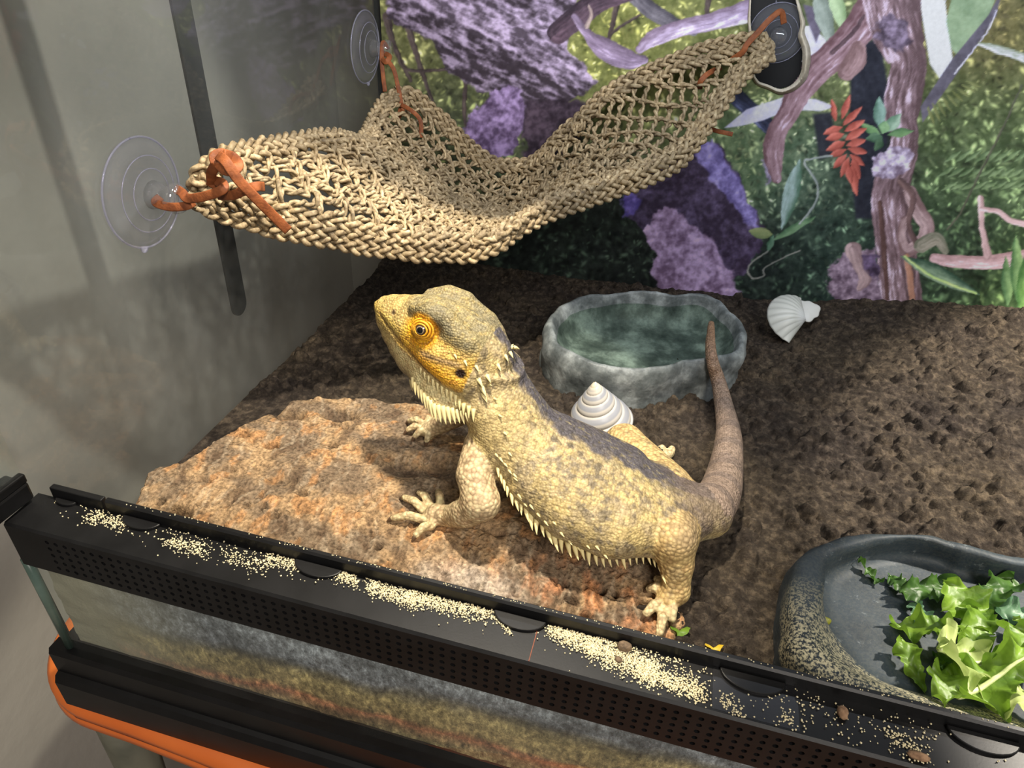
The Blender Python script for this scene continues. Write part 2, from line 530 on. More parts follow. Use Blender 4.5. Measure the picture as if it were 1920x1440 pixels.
for (px, py, wd) in ((110, 950, 0.006), (255, 985, 0.0105), (590, 1070, 0.0120), (972, 1166, 0.0120), (1412, 1283, 0.0135), (1850, 1400, 0.0135)):
    c = onz(px, py, 0.0015); n = 20
    ang = np.linspace(math.pi, 2 * math.pi, n)
    pts = [(c[0] + wd * math.cos(a), -0.0006 + wd * 0.62 * math.sin(a)) for a in ang]
    V = [(x, y, -0.0002) for x, y in pts] + [(x, y, 0.0017) for x, y in pts]
    F = [tuple(range(n, 2 * n))] + [(i, i + 1, n + i + 1, n + i) for i in range(n - 1)] + [(n - 1, 0, n, 2 * n - 1)]
    bev(mesh_obj('half_round_clip', V, F, M['black'], vent, False), 0.0005)
mb = MB(); mb.box((0.338, FY + 0.002, 0.00005), (0.372, -0.0006, 0.0003)); mb.build('clear_sticker', thin_glass('sticker', (0.9, 0.9, 0.92, 1), 1.5, 0.35), vent)

# ---- open door at the left corner: glass leaf in a black bottom frame swung out towards the viewer
door = thing('open_glass_door', 'open glass door with sandy black bottom frame at tank corner', 'door')
d0 = np.array([-0.0050, -0.0040]); dd = np.array([-0.06, -1.0]); dd /= np.linalg.norm(dd); dn = np.array([dd[1], -dd[0]])
def dpt(a, b, z): q_ = d0 + dd * a + dn * b; return (q_[0], q_[1], z)
def dbox(a0, a1, b0, b1, z0, z1, name, mt, bv=0.0):
    P = [dpt(a, b, z) for z in (z0, z1) for a, b in ((a0, b0), (a1, b0), (a1, b1), (a0, b1))]
    o_ = mesh_obj(name, P, [(0, 1, 2, 3), (7, 6, 5, 4), (4, 5, 1, 0), (5, 6, 2, 1), (6, 7, 3, 2), (7, 4, 0, 3)], mt, door, False)
    if bv: bev(o_, bv)
    return o_
dbox(0.0, 0.40, -0.0075, -0.0035, 0.013, 0.018, 'bottom_frame', M['black'], 0.0008)
dbox(0.0, 0.40, -0.0075, 0.0075, 0.002, 0.013, 'bottom_frame', M['black'], 0.0015)
n = 18; ang = np.linspace(0, math.pi, n)
V = [dpt(0.024 - 0.02 * math.cos(a), -0.003 + 0.016 * math.sin(a), z) for z in (0.012, 0.0155) for a in ang]
bev(mesh_obj('half_round_clip', V, [tuple(range(n))[::-1], tuple(range(n, 2 * n))] + [(i, i + 1, n + i + 1, n + i)[::-1] for i in range(n - 1)] + [(n - 1, 0, n, 2 * n - 1)[::-1]], M['black'], door, False), 0.0008)
dbox(0.001, 0.40, -0.0060, -0.0030, 0.017, TZ - 0.02, 'glass_leaf', M['glass'])

# ---- black strap hanging outside the left pane
ps = [onx(338 + 8, -60, -0.013), onx(440, 600, -0.013)]
mb = MB()
yA, yB = (ps[0][1] + ps[1][1]) / 2 - 0.0085, (ps[0][1] + ps[1][1]) / 2 + 0.0085
zb = ps[1][2]; n = 14
V = [(-0.0145, yA, 0.30), (-0.0145, yB, 0.30)] + [(-0.0145, (yA + yB) / 2 + 0.0085 * math.cos(a), zb + 0.0085 - 0.0085 * math.sin(a)) for a in np.linspace(0, math.pi, n)]
V2 = [(x + 0.0018, y, z) for x, y, z in V]; k = len(V)
o = mesh_obj('hanging_strap', V + V2, [tuple(range(k)), tuple(range(2 * k - 1, k - 1, -1))] + [(i, (i + 1) % k, (i + 1) % k + k, i + k) for i in range(k)], M['black_soft'], None, False)
tag(o, 'flat black strap hanging down outside the left glass pane', 'strap')

# ------------------------------------------------------------------ printed background poster (a flat print behind the soil)
SC = 0.75; X0, X1, Y0, Y1 = 600, 2330, -330, 720
cw, ch = int((X1 - X0) * SC), int((Y1 - Y0) * SC)
gy, gx = np.mgrid[0:ch, 0:cw].astype(np.float32)
gx = X0 + gx / SC; gy = Y0 + gy / SC
nA = fbm(gx / 90, gy / 90, 1.5, 3); nB = fbm(gx / 26, gy / 26, 4.5, 4); nC = fbm(gx / 9, gy / 9, 8.5, 3)
ridge = 1 - np.abs(fbm(gx / 22, gy / 22, 9.7, 4)) * 2.4
canvas = np.zeros((ch, cw, 3), np.float32)

anch = [(760, 60, 120, (70, 74, 34), (186, 188, 96)), (850, 230, 90, (48, 56, 36), (120, 136, 66)), (1180, 40, 90, (92, 100, 34), (214, 208, 84)), (1330, 20, 80, (84, 92, 36), (196, 196, 96)),
        (1080, 480, 120, (22, 28, 24), (56, 76, 54)), (1180, 540, 60, (18, 22, 20), (48, 60, 44)), (1400, 270, 70, (66, 92, 54), (190, 206, 120)), (1500, 330, 70, (54, 80, 56), (176, 196, 140)),
        (1560, 440, 80, (30, 48, 38), (92, 124, 86)), (1440, 480, 60, (22, 30, 26), (50, 70, 50)), (1860, 60, 90, (96, 88, 40), (164, 142, 70)), (1830, 220, 90, (60, 76, 36), (130, 146, 80)),
        (1850, 330, 90, (44, 66, 36), (116, 146, 84)), (1800, 460, 70, (30, 46, 30), (84, 118, 68)), (1900, 520, 60, (40, 66, 30), (120, 150, 70)), (1560, 60, 60, (70, 84, 50), (170, 190, 110)),
        (2150, 200, 200, (52, 70, 36), (124, 146, 78)), (1300, -200, 300, (70, 80, 36), (170, 176, 90)), (1640, 300, 50, (16, 20, 24), (40, 50, 44))]
wsum = 0; dk = 0; lt = 0
for (x, y, r, a, b) in anch:
    w_ = np.exp(-((gx - x) ** 2 + (gy - y) ** 2) / (2 * (r * 0.8) ** 2)) + 1e-9
    wsum = wsum + w_; dk = dk + w_[..., None] * np.array(a, np.float32); lt = lt + w_[..., None] * np.array(b, np.float32)
dk = dk / wsum[..., None]; lt = lt / wsum[..., None]
f_ = np.clip(0.35 + 0.9 * nB + 0.5 * nC, 0, 1)[..., None]
canvas[:] = dk * (1 - f_) + (dk * 0.6 + lt * 0.4) * f_
prng = np.random.default_rng(11)


def patch(x, y, r):
    a = max(0, int((x - r - X0) * SC)); b = min(cw, int((x + r - X0) * SC) + 2); c = max(0, int((y - r - Y0) * SC)); d = min(ch, int((y + r - Y0) * SC) + 2)
    return slice(c, d), slice(a, b)


for k in range(15000):                              # leaves of the printed foliage
    x = prng.uniform(X0 + 20, X1 - 30); y = prng.uniform(Y0 + 20, 640)
    L_ = prng.uniform(3, 11) * (1.0 if x < 1700 else 1.15); wd = L_ * prng.uniform(0.3, 0.6); a = prng.uniform(0, 6.28)
    s_ = patch(x, y, L_ + 3)
    gx_, gy_ = gx[s_], gy[s_]
    if gx_.size == 0: continue
    u_ = (gx_ - x) * math.cos(a) + (gy_ - y) * math.sin(a); v_ = -(gx_ - x) * math.sin(a) + (gy_ - y) * math.cos(a)
    m_ = np.clip(1.3 - np.sqrt((u_ / L_) ** 2 + (v_ / wd) ** 2) * 1.3, 0, 1)[..., None] * 0.85
    i_, j_ = min(ch - 1, int((y - Y0) * SC)), min(cw - 1, int((x - X0) * SC))
    t_ = prng.beta(0.8, 1.1)
    c_ = (dk[i_, j_] * (1 - t_) * 0.66 + lt[i_, j_] * t_ * 1.22) * (0.70 + 0.9 * np.clip(0.45 + 1.3 * nB[i_, j_], 0, 1))
    canvas[s_] = canvas[s_] * (1 - m_) + c_ * m_


def segd(px, py, P):
    """distance to a polyline and position along it"""
    best = np.full(px.shape, 1e9, np.float32); bt = np.zeros(px.shape, np.float32); side = np.zeros(px.shape, np.float32)
    n_ = len(P)
    for i in range(n_ - 1):
        a, b = P[i], P[i + 1]; d = b - a; l2 = d @ d + 1e-9
        t = np.clip(((px - a[0]) * d[0] + (py - a[1]) * d[1]) / l2, 0, 1)
        qx = px - a[0] - t * d[0]; qy = py - a[1] - t * d[1]
        e = np.hypot(qx, qy); m_ = e < best
        best = np.where(m_, e, best); bt = np.where(m_, (i + t) / (n_ - 1), bt)
        side = np.where(m_, np.sign(d[0] * qy - d[1] * qx) * e, side)
    return best, bt, side


lg = fbm((gx * 0.9 + gy * 0.44) / 60, (gy * 0.9 - gx * 0.44) / 13, 2.7, 4); lg2 = 1 - np.abs(fbm((gx * 0.9 + gy * 0.44) / 44, (gy * 0.9 - gx * 0.44) / 18, 12.7, 3)) * 2.6


def poly(pts, ca, cb, soft=2.0, tex='rock', shade=None, alpha=1.0, thr=0.0):
    P = np.array(pts, float); c0, c1 = P.min(0) - 12, P.max(0) + 12
    a = max(0, int((c0[0] - X0) * SC)); b = min(cw, int((c1[0] - X0) * SC) + 2); c = max(0, int((c0[1] - Y0) * SC)); d = min(ch, int((c1[1] - Y0) * SC) + 2)
    s_ = (slice(c, d), slice(a, b)); px, py = gx[s_], gy[s_]
    wrp = tex in ('rock', 'log')
    px_ = px + 6 * nC[s_] + 16 * nB[s_] if wrp else px; py_ = py + 6 * nC[s_] + 16 * fbm(px / 30, py / 30, 33.0, 2) if wrp else py
    ins = np.zeros(px.shape, bool); Q = np.vstack([P, P[:1]])
    for i in range(len(P)):
        (xa, ya), (xb, yb) = Q[i], Q[i + 1]
        if ya == yb: continue
        hit = ((ya > py_) != (yb > py_)) & (px_ < (xb - xa) * (py_ - ya) / (yb - ya) + xa); ins ^= hit
    e, _, _ = segd(px_, py_, Q)
    m_ = np.clip(0.5 + np.where(ins, e, -e) / soft, 0, 1)[..., None] * alpha
    if tex == 'rock': t = np.clip(0.45 + thr + 0.9 * nB[s_] + 0.55 * nC[s_] + 0.45 * (ridge[s_] - 0.5), 0, 1)
    elif tex == 'log': t = np.clip(0.34 + thr + 1.1 * lg[s_] + 0.5 * nC[s_] + 0.6 * (lg2[s_] - 0.5), 0, 1)
    elif tex == 'flat': t = np.clip(0.5 + thr + 0.5 * nB[s_], 0, 1)
    else: t = np.clip(0.5 + thr + 0.5 * nA[s_] + 0.2 * nC[s_], 0, 1)
    if shade is not None: t = np.clip(t + shade(px, py), 0, 1)
    colr = np.array(ca) * (1 - t[..., None]) + np.array(cb) * t[..., None]
    canvas[s_] = canvas[s_] * (1 - m_) + colr * m_


def limb(pts, ca, cb, soft=1.5, light=-1, grain=0.5, hl=None, fine=5.0):
    """printed branch: points (x, y, radius), light = which side is lit"""
    Q = spline(np.array(pts, float), max(12, 8 * len(pts)))
    rmax = Q[:, 2].max() + 8; c0, c1 = Q[:, :2].min(0) - rmax, Q[:, :2].max(0) + rmax
    a = max(0, int((c0[0] - X0) * SC)); b = min(cw, int((c1[0] - X0) * SC) + 2); c = max(0, int((c0[1] - Y0) * SC)); d = min(ch, int((c1[1] - Y0) * SC) + 2)
    if b <= a or d <= c: return
    s_ = (slice(c, d), slice(a, b)); px, py = gx[s_], gy[s_]
    e, t, sd = segd(px + 2.5 * nC[s_], py + 2.5 * nB[s_], Q[:, :2])
    R_ = np.interp(t.ravel(), np.linspace(0, 1, len(Q)), Q[:, 2]).reshape(t.shape)
    m_ = np.clip(0.5 + (R_ - e) / soft, 0, 1)[..., None]
    w_ = np.clip(sd / (R_ + 1e-3), -1, 1)
    ln = np.linalg.norm(np.diff(Q[:, :2], axis=0), axis=1).sum()
    st = fbm(w_ * R_ / fine, t * ln / 45, 3.3 + len(pts), 4)
    v = np.clip(0.5 - 0.35 * light * w_ - 0.25 * w_ ** 2 + grain * st * 1.5 + 0.35 * nB[s_], 0, 1)
    colr = np.array(ca) * (1 - v[..., None]) + np.array(cb) * v[..., None]
    if hl is not None:
        h_ = np.clip((v - 0.72) / 0.28, 0, 1)[..., None]; colr = colr * (1 - h_) + np.array(hl) * h_
    canvas[s_] = canvas[s_] * (1 - m_) + colr * m_


def leaf(x0, y0, x1, y1, wd, ca, cb, soft=1.5):
    limb([(x0, y0, 1.0), (x0 * .75 + x1 * .25, y0 * .75 + y1 * .25, wd * 0.8), (x0 * .5 + x1 * .5, y0 * .5 + y1 * .5, wd), (x0 * .2 + x1 * .8, y0 * .2 + y1 * .8, wd * 0.6), (x1, y1, 0.6)], ca, cb, soft, grain=0.25)


LAV, LAVD = (166, 148, 172), (46, 38, 44)
# stems and branches at the left and top
for q_ in ([(752, -20, 6), (768, 60, 6), (800, 160, 4), (815, 200, 3)], [(725, 30, 8), (740, 90, 5), (770, 150, 4)], [(1160, -10, 6), (1150, 40, 5), (1138, 85, 4)], [(1200, 28, 2.5), (1170, 45, 2.5), (1146, 64, 3)],
           [(745, 95, 3), (762, 130, 3), (850, 130, 3)], [(880, 90, 4), (870, 200, 4), (880, 260, 3)], [(1330, -20, 7), (1325, 30, 4)]): limb(q_, (44, 36, 34), (92, 78, 66))
limb([(1186, -10, 14), (1225, 22, 16), (1275, 50, 12), (1300, 60, 8)], (52, 50, 56), (104, 102, 104))
poly([(724, 0), (700, -120), (960, -200), (1120, -60), (1085, 0), (1050, 56), (1072, 100), (1123, 152), (1090, 178), (1065, 188), (1052, 250), (1045, 296), (985, 292), (978, 190), (905, 172), (842, 140), (815, 82), (760, 50), (724, 37)],
     LAVD, LAV, 4, 'log', shade=lambda x, y: 0.28 * np.exp(-((y - 40 - (x - 900) * 0.52) / 46) ** 2) - 0.34 * np.exp(-((y - 118 - (x - 900) * 0.30) / 55) ** 2) - 0.5 * sst(160, 215, y))
limb([(1046, 62, 20), (1085, 30, 22), (1120, 5, 20), (1180, -14, 16)], (40, 30, 38), (92, 70, 80))
limb([(1076, 30, 5), (1100, 62, 9), (1135, 92, 20), (1180, 112, 18), (1206, 112, 9)], (86, 72, 86), (150, 130, 156), hl=(176, 158, 184))
limb([(1100, 50, 4), (1108, 30, 3), (1104, 10, 2)], (120, 104, 96), (170, 150, 130))
limb([(1200, 92, 8), (1225, 72, 15), (1280, 52, 16), (1345, 38, 17), (1412, 18, 22)], (106, 88, 104), (186, 170, 196), hl=(210, 200, 220))
poly([(868, 240), (905, 190), (944, 158), (984, 172), (984, 230), (972, 270), (945, 300), (905, 290), (880, 266)], (62, 46, 70), (140, 116, 158), 4, shade=lambda x, y: -0.25 * sst(210, 290, y))
poly([(985, 190), (1060, 186), (1120, 200), (1050, 300), (980, 300)], (34, 26, 34), (66, 52, 62), 6)
# logs in the middle
poly([(1165, 372), (1225, 300), (1300, 262), (1345, 265), (1382, 330), (1428, 412), (1432, 450), (1400, 520), (1330, 520), (1262, 440), (1210, 440), (1180, 410)], (50, 38, 54), (92, 76, 106), 4, thr=-0.22)
poly([(1296, 268), (1336, 258), (1352, 290), (1390, 345), (1420, 400), (1424, 432), (1402, 420), (1372, 385), (1345, 340), (1305, 312)], (86, 74, 128), (150, 136, 196), 5, shade=lambda x, y: 0.05 * np.sin(x / 9))
poly([(1160, 375), (1180, 362), (1200, 370), (1192, 392), (1168, 402)], (70, 56, 130), (120, 100, 180), 6)
poly([(1226, 402), (1252, 386), (1282, 400), (1300, 424), (1330, 440), (1345, 468), (1372, 510), (1392, 552), (1360, 560), (1240, 560), (1222, 510), (1230, 480), (1208, 440)], (100, 74, 98), (180, 150, 182), 4,
     shade=lambda x, y: -0.34 * np.exp(-((x - 1258) ** 2 + (y - 540) ** 2) / 1800) - 0.15 * np.exp(-((y - 400) / 14) ** 2))
poly([(1430, 300), (1445, 290), (1452, 330), (1440, 350)], (90, 80, 96), (150, 140, 160), 6)
# pots, pipes and dark gaps
limb([(1372, 172, 16), (1400, 200, 16), (1440, 236, 14)], (26, 30, 44), (64, 72, 100), hl=(96, 106, 140))
poly([(1596, 90), (1650, 70), (1672, 200), (1660, 300), (1650, 410), (1604, 410), (1592, 250)], (20, 22, 30), (44, 48, 56), 6, 'flat')
poly([(1524, 214), (1560, 210), (1568, 290), (1536, 300)], (26, 28, 34), (50, 54, 58), 6, 'flat')
# pale leaves
poly([(1358, 240), (1400, 205), (1470, 182), (1530, 186), (1566, 200), (1540, 208), (1480, 206), (1430, 226), (1390, 236)], (148, 146, 170), (196, 198, 222), 2, 'flat')
poly([(1500, 50), (1520, 48), (1548, 74), (1556, 100), (1540, 110), (1512, 128), (1500, 140)], (160, 158, 180), (206, 208, 226), 2, 'flat')
poly([(1506, 8), (1530, 14), (1542, 50), (1530, 80), (1514, 40)], (66, 60, 72), (112, 104, 118), 3, 'flat')
leaf(1530, -30, 1560, 90, 17, (96, 112, 92), (160, 176, 150)); leaf(1560, -30, 1582, 60, 14, (118, 150, 90), (176, 204, 140))
poly([(1718, -40), (1768, -40), (1774, 20), (1786, 110), (1784, 146), (1764, 150), (1744, 120), (1734, 60)], (176, 184, 204), (224, 230, 244), 2, 'flat')
poly([(1790, -30), (1882, -40), (1850, 40), (1800, 110), (1784, 92), (1774, 40)], (92, 122, 78), (150, 176, 122), 2, 'flat')
poly([(1852, 30), (1880, -20), (1868, 30), (1800, 130), (1730, 230), (1726, 200), (1786, 110)], (56, 52, 58), (112, 108, 116), 2, 'flat')
limb([(1790, 138, 1.5), (1850, 60, 1.5), (1868, 20, 1.5)], (150, 150, 160), (206, 206, 214))
limb([(1836, 82, 3), (1870, 92, 8), (1905, 102, 8), (1960, 130, 9)], (110, 126, 84), (206, 206, 210))
for k in range(9): leaf(1740 + 9 * k, 200 - 6 * k, 1752 + 11 * k, 236 - 9 * k, 3.4, (80, 92, 42), (136, 140, 70))
for k in range(26):
    a = k * 0.24; leaf(1760 + 6.2 * k, 330 + 30 * math.sin(k * 2.1), 1790 + 6.2 * k, 312 + 34 * math.sin(k * 2.1), 4, (58, 84, 44), (136, 164, 100))
limb([(1916, 160, 2), (1880, 240, 2), (1840, 320, 2), (1800, 400, 2), (1776, 432, 1.5)], (58, 62, 44), (92, 92, 66))
# driftwood
limb([(1636, 20, 34), (1604, 62, 30), (1560, 106, 27), (1520, 142, 27), (1496, 176, 24), (1478, 212, 19), (1456, 250, 19), (1450, 290, 19), (1456, 336, 9)], (98, 66, 66), (170, 136, 136), light=1, hl=(190, 170, 184))
limb([(1560, 100, 4), (1600, 60, 4), (1620, 30, 3)], (70, 50, 52), (100, 74, 74))
limb([(1588, 134, 18), (1604, 112, 20), (1610, 90, 14)], (110, 80, 74), (164, 130, 122))
limb([(1668, -60, 52), (1672, 0, 54), (1680, 50, 50), (1694, 90, 42), (1704, 120, 34), (1694, 180, 35), (1690, 220, 32), (1696, 250, 26), (1692, 290, 28), (1676, 330, 34), (1668, 380, 35), (1676, 440, 36), (1684, 500, 38), (1690, 580, 42)],
     (84, 62, 60), (158, 128, 128), light=-1, grain=0.85, hl=(184, 164, 170), fine=6)
poly([(1640, 44), (1668, 30), (1700, 36), (1712, 70), (1690, 96), (1660, 92), (1640, 74)], (60, 48, 58), (130, 112, 130), 6)
poly([(1634, 296), (1652, 280), (1690, 276), (1712, 286), (1712, 316), (1690, 330), (1650, 336), (1636, 322)], (104, 86, 100), (206, 196, 214), 3)
limb([(1706, 360, 12), (1722, 396, 15), (1738, 424, 14), (1728, 452, 13), (1700, 470, 11), (1690, 440, 8), (1696, 412, 7)], (112, 84, 78), (186, 158, 148), light=-1)
limb([(1690, 340, 7), (1712, 370, 6), (1704, 420, 5), (1720, 460, 6)], (70, 50, 46), (120, 90, 80))
limb([(1728, 460, 14), (1756, 448, 12), (1772, 470, 7)], (92, 96, 70), (160, 150, 124))
limb([(1650, 380, 4), (1656, 450, 5), (1664, 560, 4)], (70, 46, 40), (112, 78, 64)); limb([(1700, 480, 5), (1706, 520, 6), (1712, 580, 6)], (150, 100, 70), (190, 136, 100))
limb([(1752, 484, 9), (1790, 490, 12), (1850, 492, 13), (1900, 486, 15), (1960, 480, 16)], (158, 120, 112), (214, 180, 172), hl=(226, 204, 200))
limb([(1838, 372, 6), (1840, 392, 6), (1842, 430, 5), (1852, 478, 8)], (150, 116, 106), (206, 176, 164)); limb([(1842, 392, 5), (1870, 396, 5), (1896, 414, 5), (1940, 424, 7)], (156, 122, 112), (210, 180, 170))
poly([(1550, 542), (1556, 500), (1590, 468), (1640, 462), (1648, 520), (1650, 580), (1560, 580)], (86, 66, 78), (176, 150, 160), 5)
limb([(1600, 470, 16), (1610, 500, 10), (1622, 522, 12), (1612, 540, 6)], (126, 98, 92), (186, 156, 144)); poly([(1616, 478), (1648, 480), (1646, 520), (1626, 510)], (54, 40, 56), (110, 88, 120), 4)
# plants
leaf(1650, 240, 1648, 180, 12, (70, 110, 84), (150, 190, 164)); leaf(1660, 246, 1690, 214, 12, (84, 126, 90), (160, 190, 150)); leaf(1654, 250, 1662, 226, 10, (90, 140, 80), (150, 190, 120))
leaf(1650, 252, 1612, 232, 8, (70, 116, 60), (130, 176, 100)); leaf(1654, 256, 1624, 260, 9, (44, 78, 50), (96, 136, 90)); leaf(1665, 252, 1712, 246, 8, (60, 104, 56), (116, 160, 90)); leaf(1655, 258, 1640, 284, 8, (40, 70, 44), (88, 126, 80))
stem = [(1578, 220), (1583, 245), (1587, 270), (1590, 292), (1597, 320), (1604, 366)]
for (xa, ya, xb, yb, w_) in ((1578, 222, 1594, 178, 6.5), (1566, 226, 1560, 186, 6), (1580, 234, 1616, 200, 7), (1578, 238, 1544, 252, 8), (1582, 246, 1622, 226, 7.5), (1582, 252, 1548, 262, 8), (1585, 262, 1624, 240, 8), (1584, 266, 1550, 282, 7.5),
                         (1588, 272, 1624, 262, 7.5), (1586, 280, 1556, 292, 7), (1590, 278, 1626, 286, 7.5), (1588, 290, 1562, 314, 7), (1594, 290, 1620, 310, 7), (1592, 296, 1576, 332, 6.5), (1598, 296, 1612, 336, 8), (1596, 306, 1606, 368, 8.5), (1590, 310, 1596, 344, 7)):
    leaf(xa, ya, xb, yb, w_, (146, 58, 42), (226, 112, 84))
leaf(1500, 300, 1466, 430, 15, (66, 104, 74), (176, 200, 190)); leaf(1448, 440, 1404, 434, 11, (96, 116, 60), (150, 160, 90)); leaf(1450, 450, 1530, 405, 7, (60, 100, 60), (120, 160, 100)); leaf(1440, 470, 1450, 440, 6, (50, 90, 60), (110, 150, 110))
limb([(1560, 292, 2), (1520, 298, 2), (1508, 306, 2), (1532, 344, 2), (1528, 380, 2), (1500, 420, 2)], (120, 132, 120), (170, 180, 160)); limb([(1440, 470, 1.5), (1404, 500, 1.5), (1410, 522, 1.5), (1432, 516, 1.5), (1436, 500, 1.2), (1500, 470, 1.2)], (110, 112, 96), (150, 150, 126))
leaf(1690, 480, 1836, 552, 15, (40, 70, 48), (150, 180, 130)); limb([(1696, 480, 2), (1750, 520, 2.5), (1830, 550, 2)], (150, 190, 90), (190, 210, 120))
leaf(1890, 574, 1886, 480, 11, (56, 96, 50), (130, 170, 90)); leaf(1910, 574, 1905, 440, 13, (60, 104, 50), (150, 190, 100)); leaf(1912, 590, 1950, 430, 20, (60, 108, 44), (150, 196, 80))
canvas += (nC * 14)[..., None]
canvas = canvas * 1.24 + 8
gm = canvas.mean(-1, keepdims=True)
canvas = np.clip((gm + (canvas - gm) * 0.76) * np.array([0.99, 0.98, 1.05], np.float32), 4, 236)
CL = lin(canvas).astype(np.float32)

PY = 0.4470
px_ = np.concatenate([np.linspace(0.003, 0.61, 700), np.linspace(0.612, 0.897, 190)])
pz_ = np.concatenate([np.linspace(-0.085, 0.212, 345), np.linspace(0.214, 0.30, 56)])
gX, gZ = np.meshgrid(px_, pz_, indexing='ij')
V = np.stack([gX, np.full_like(gX, PY), gZ], -1).reshape(-1, 3)
u_, v_ = project(V)
def fold(t, n_): t = np.abs(t) % (2 * n_); return np.clip(np.where(t > n_, 2 * n_ - t, t), 0, n_ - 0.01)
ui = fold((u_ - X0) * SC, cw - 1); vi = fold((v_ - Y0) * SC, ch - 1)      # the foliage goes on, mirrored, past the traced part
i0 = vi.astype(int); j0 = ui.astype(int)
fi = (vi - i0)[:, None]; fj = (ui - j0)[:, None]
pc = (CL[i0, j0] * (1 - fi) * (1 - fj) + CL[i0 + 1, j0] * fi * (1 - fj) + CL[i0, j0 + 1] * (1 - fi) * fj + CL[i0 + 1, j0 + 1] * fi * fj)
F = gridf(len(px_), len(pz_))
HOLE = np.array([(1408, -30), (1476, -34), (1494, 4), (1502, 44), (1498, 66), (1506, 96), (1502, 138), (1484, 160), (1462, 168), (1440, 160), (1420, 152), (1410, 128), (1414, 92), (1406, 50)], float)
hp = np.array([ony(x, y, PY) for x, y in HOLE])
fc = V[F].mean(1); ins = np.zeros(len(F), bool); Q = np.vstack([hp, hp[:1]])
for i in range(len(hp)):
    xa, ya, xb, yb = Q[i, 0], Q[i, 2], Q[i + 1, 0], Q[i + 1, 2]
    ins ^= ((ya > fc[:, 2]) != (yb > fc[:, 2])) & (fc[:, 0] < (xb - xa) * (fc[:, 2] - ya) / (yb - ya) + xa)
F = F[~ins]
M['print'] = vmat('poster_print', 0.45, 500, 0.05, 0.0, spec=0.25)
M['paper'] = pmat('torn_paper', L3(196, 184, 160), L3(226, 216, 196), 120, 0.85, 0.3, 500)
poster = thing('background_poster', 'printed jungle and driftwood poster with torn hole behind the soil', 'poster')
mesh_obj('printed_sheet', V, F, M['print'], poster, False, pc)
# torn paper edge standing up round the hole
k = 90
Q3 = spline(np.vstack([hp, hp[:1]]), k); c3 = hp.mean(0)
d3 = Q3 - c3; d3[:, 1] = 0; d3 /= np.linalg.norm(d3, axis=1)[:, None]
wv = 0.0016 + 0.0022 * np.abs(pn(np.arange(k) * 0.21, 3.3)) + 0.0045 * np.exp(-((np.arange(k) / k - 0.42) / 0.13) ** 2)
inner = Q3 - d3 * (0.0008 + 0.0012 * np.abs(pn(np.arange(k) * 0.47, 8.1)))[:, None]; inner[:, 1] = PY - 0.0022
outer = Q3 + d3 * wv[:, None]; outer[:, 1] = PY - 0.0009
back = Q3 + d3 * (wv * 0.6)[:, None]; back[:, 1] = PY - 0.0003
V = np.stack([back, inner, outer, back], 1).reshape(-1, 3)
mesh_obj('torn_edge', V, gridf(k, 4), M['paper'], poster)

# ------------------------------------------------------------------ soil
def z_soil(x, y):
    zb_ = -0.064 + 0.05 * x + 0.021 * sst(0.33, 0.60, x)
    zf_ = -0.044 + 0.012 * sst(0.35, 0.62, x) - 0.012 * (1 - sst(0.0, 0.10, x))
    return zf_ + 0.016 * (1 - sst(-0.008, 0.012, y)) + (zb_ - zf_) * sst(0.06, 0.40, y) + 0.006 * np.exp(-((x - 0.52) ** 2 + (y - 0.24) ** 2) / 0.006)


SX = np.concatenate([np.linspace(0.0012, 0.61, 760), np.linspace(0.615, 0.8985, 70)])
SY = np.linspace(-0.0140, 0.4460, 560)
gX, gY = np.meshgrid(SX, SY, indexing='ij')
H = z_soil(gX, gY) + 0.0050 * fbm(gX * 28, gY * 28, 0.7, 3) + 0.0030 * (0.3 - np.abs(fbm(gX * 75, gY * 75, 2.2, 3))) + 0.0016 * fbm(gX * 230, gY * 230, 5.2, 3)
srng = np.random.default_rng(21)
Hb = H.copy(); CN = fbm(gX * 420, gY * 420, 3.37, 2)
for k in range(9000):                              # crumbs and clods
    x = srng.uniform(0.004, 0.64); y = srng.uniform(-0.01, 0.44)
    r = (0.0016 + 0.0046 * srng.random() ** 2.2 + (0.0055 * srng.random() if k % 60 == 0 else 0)) if k < 3000 else 0.0010 + 0.0011 * srng.random()
    i0, i1 = np.searchsorted(SX, [x - r, x + r]); j0, j1 = np.searchsorted(SY, [y - r, y + r])
    if i1 <= i0 or j1 <= j0: continue
    s_ = (slice(i0, i1), slice(j0, j1))
    d2 = ((gX[s_] - x) ** 2 + ((gY[s_] - y) * srng.uniform(0.8, 1.3)) ** 2)
    top = (Hb if k < 3000 else H)[(i0 + i1) // 2, (j0 + j1) // 2] - r * 0.10 + np.sqrt(np.maximum(r * r - d2, 0)) * (0.85 + 0.5 * (k < 3000) * srng.random()) * (1 + (0.5 if k < 3000 else 0) * CN[s_])
    H[s_] = np.where(d2 < r * r, np.maximum(H[s_], top), H[s_])
under = (gX < 0.322) & (gY < 0.085 + 0.09 * (gX < 0.2)) & (gY > 0.004); H = np.where(under, np.minimum(H, z_soil(gX, gY) + 0.0005), H)   # pressed flat under the bark
m, nt, b = newmat('soil')
v = coords(nt)
c = ramp(nt, noise(nt, v, 160, 6, 0.7), [(0.27, L3(38, 35, 34)), (0.5, L3(80, 74, 68)), (0.73, L3(134, 124, 111))])
c2 = ramp(nt, noise(nt, v, 14, 4), [(0.35, L3(205, 198, 196)), (0.7, L3(255, 244, 224))])
nt.links.new(mixc(nt, 1.0, c, c2, 'MULTIPLY'), b.inputs['Base Color'])
b.inputs['Roughness'].default_value = 0.95; b.inputs['Specular IOR Level'].default_value = 0.15
bump(nt, b, noise(nt, v, 330, 6, 0.75), 1.0, 0.0034)
M['soil'] = m
soil = thing('soil_bed', 'dark crumbly soil bed filling the terrarium floor', 'soil')
soil['kind'] = 'stuff'
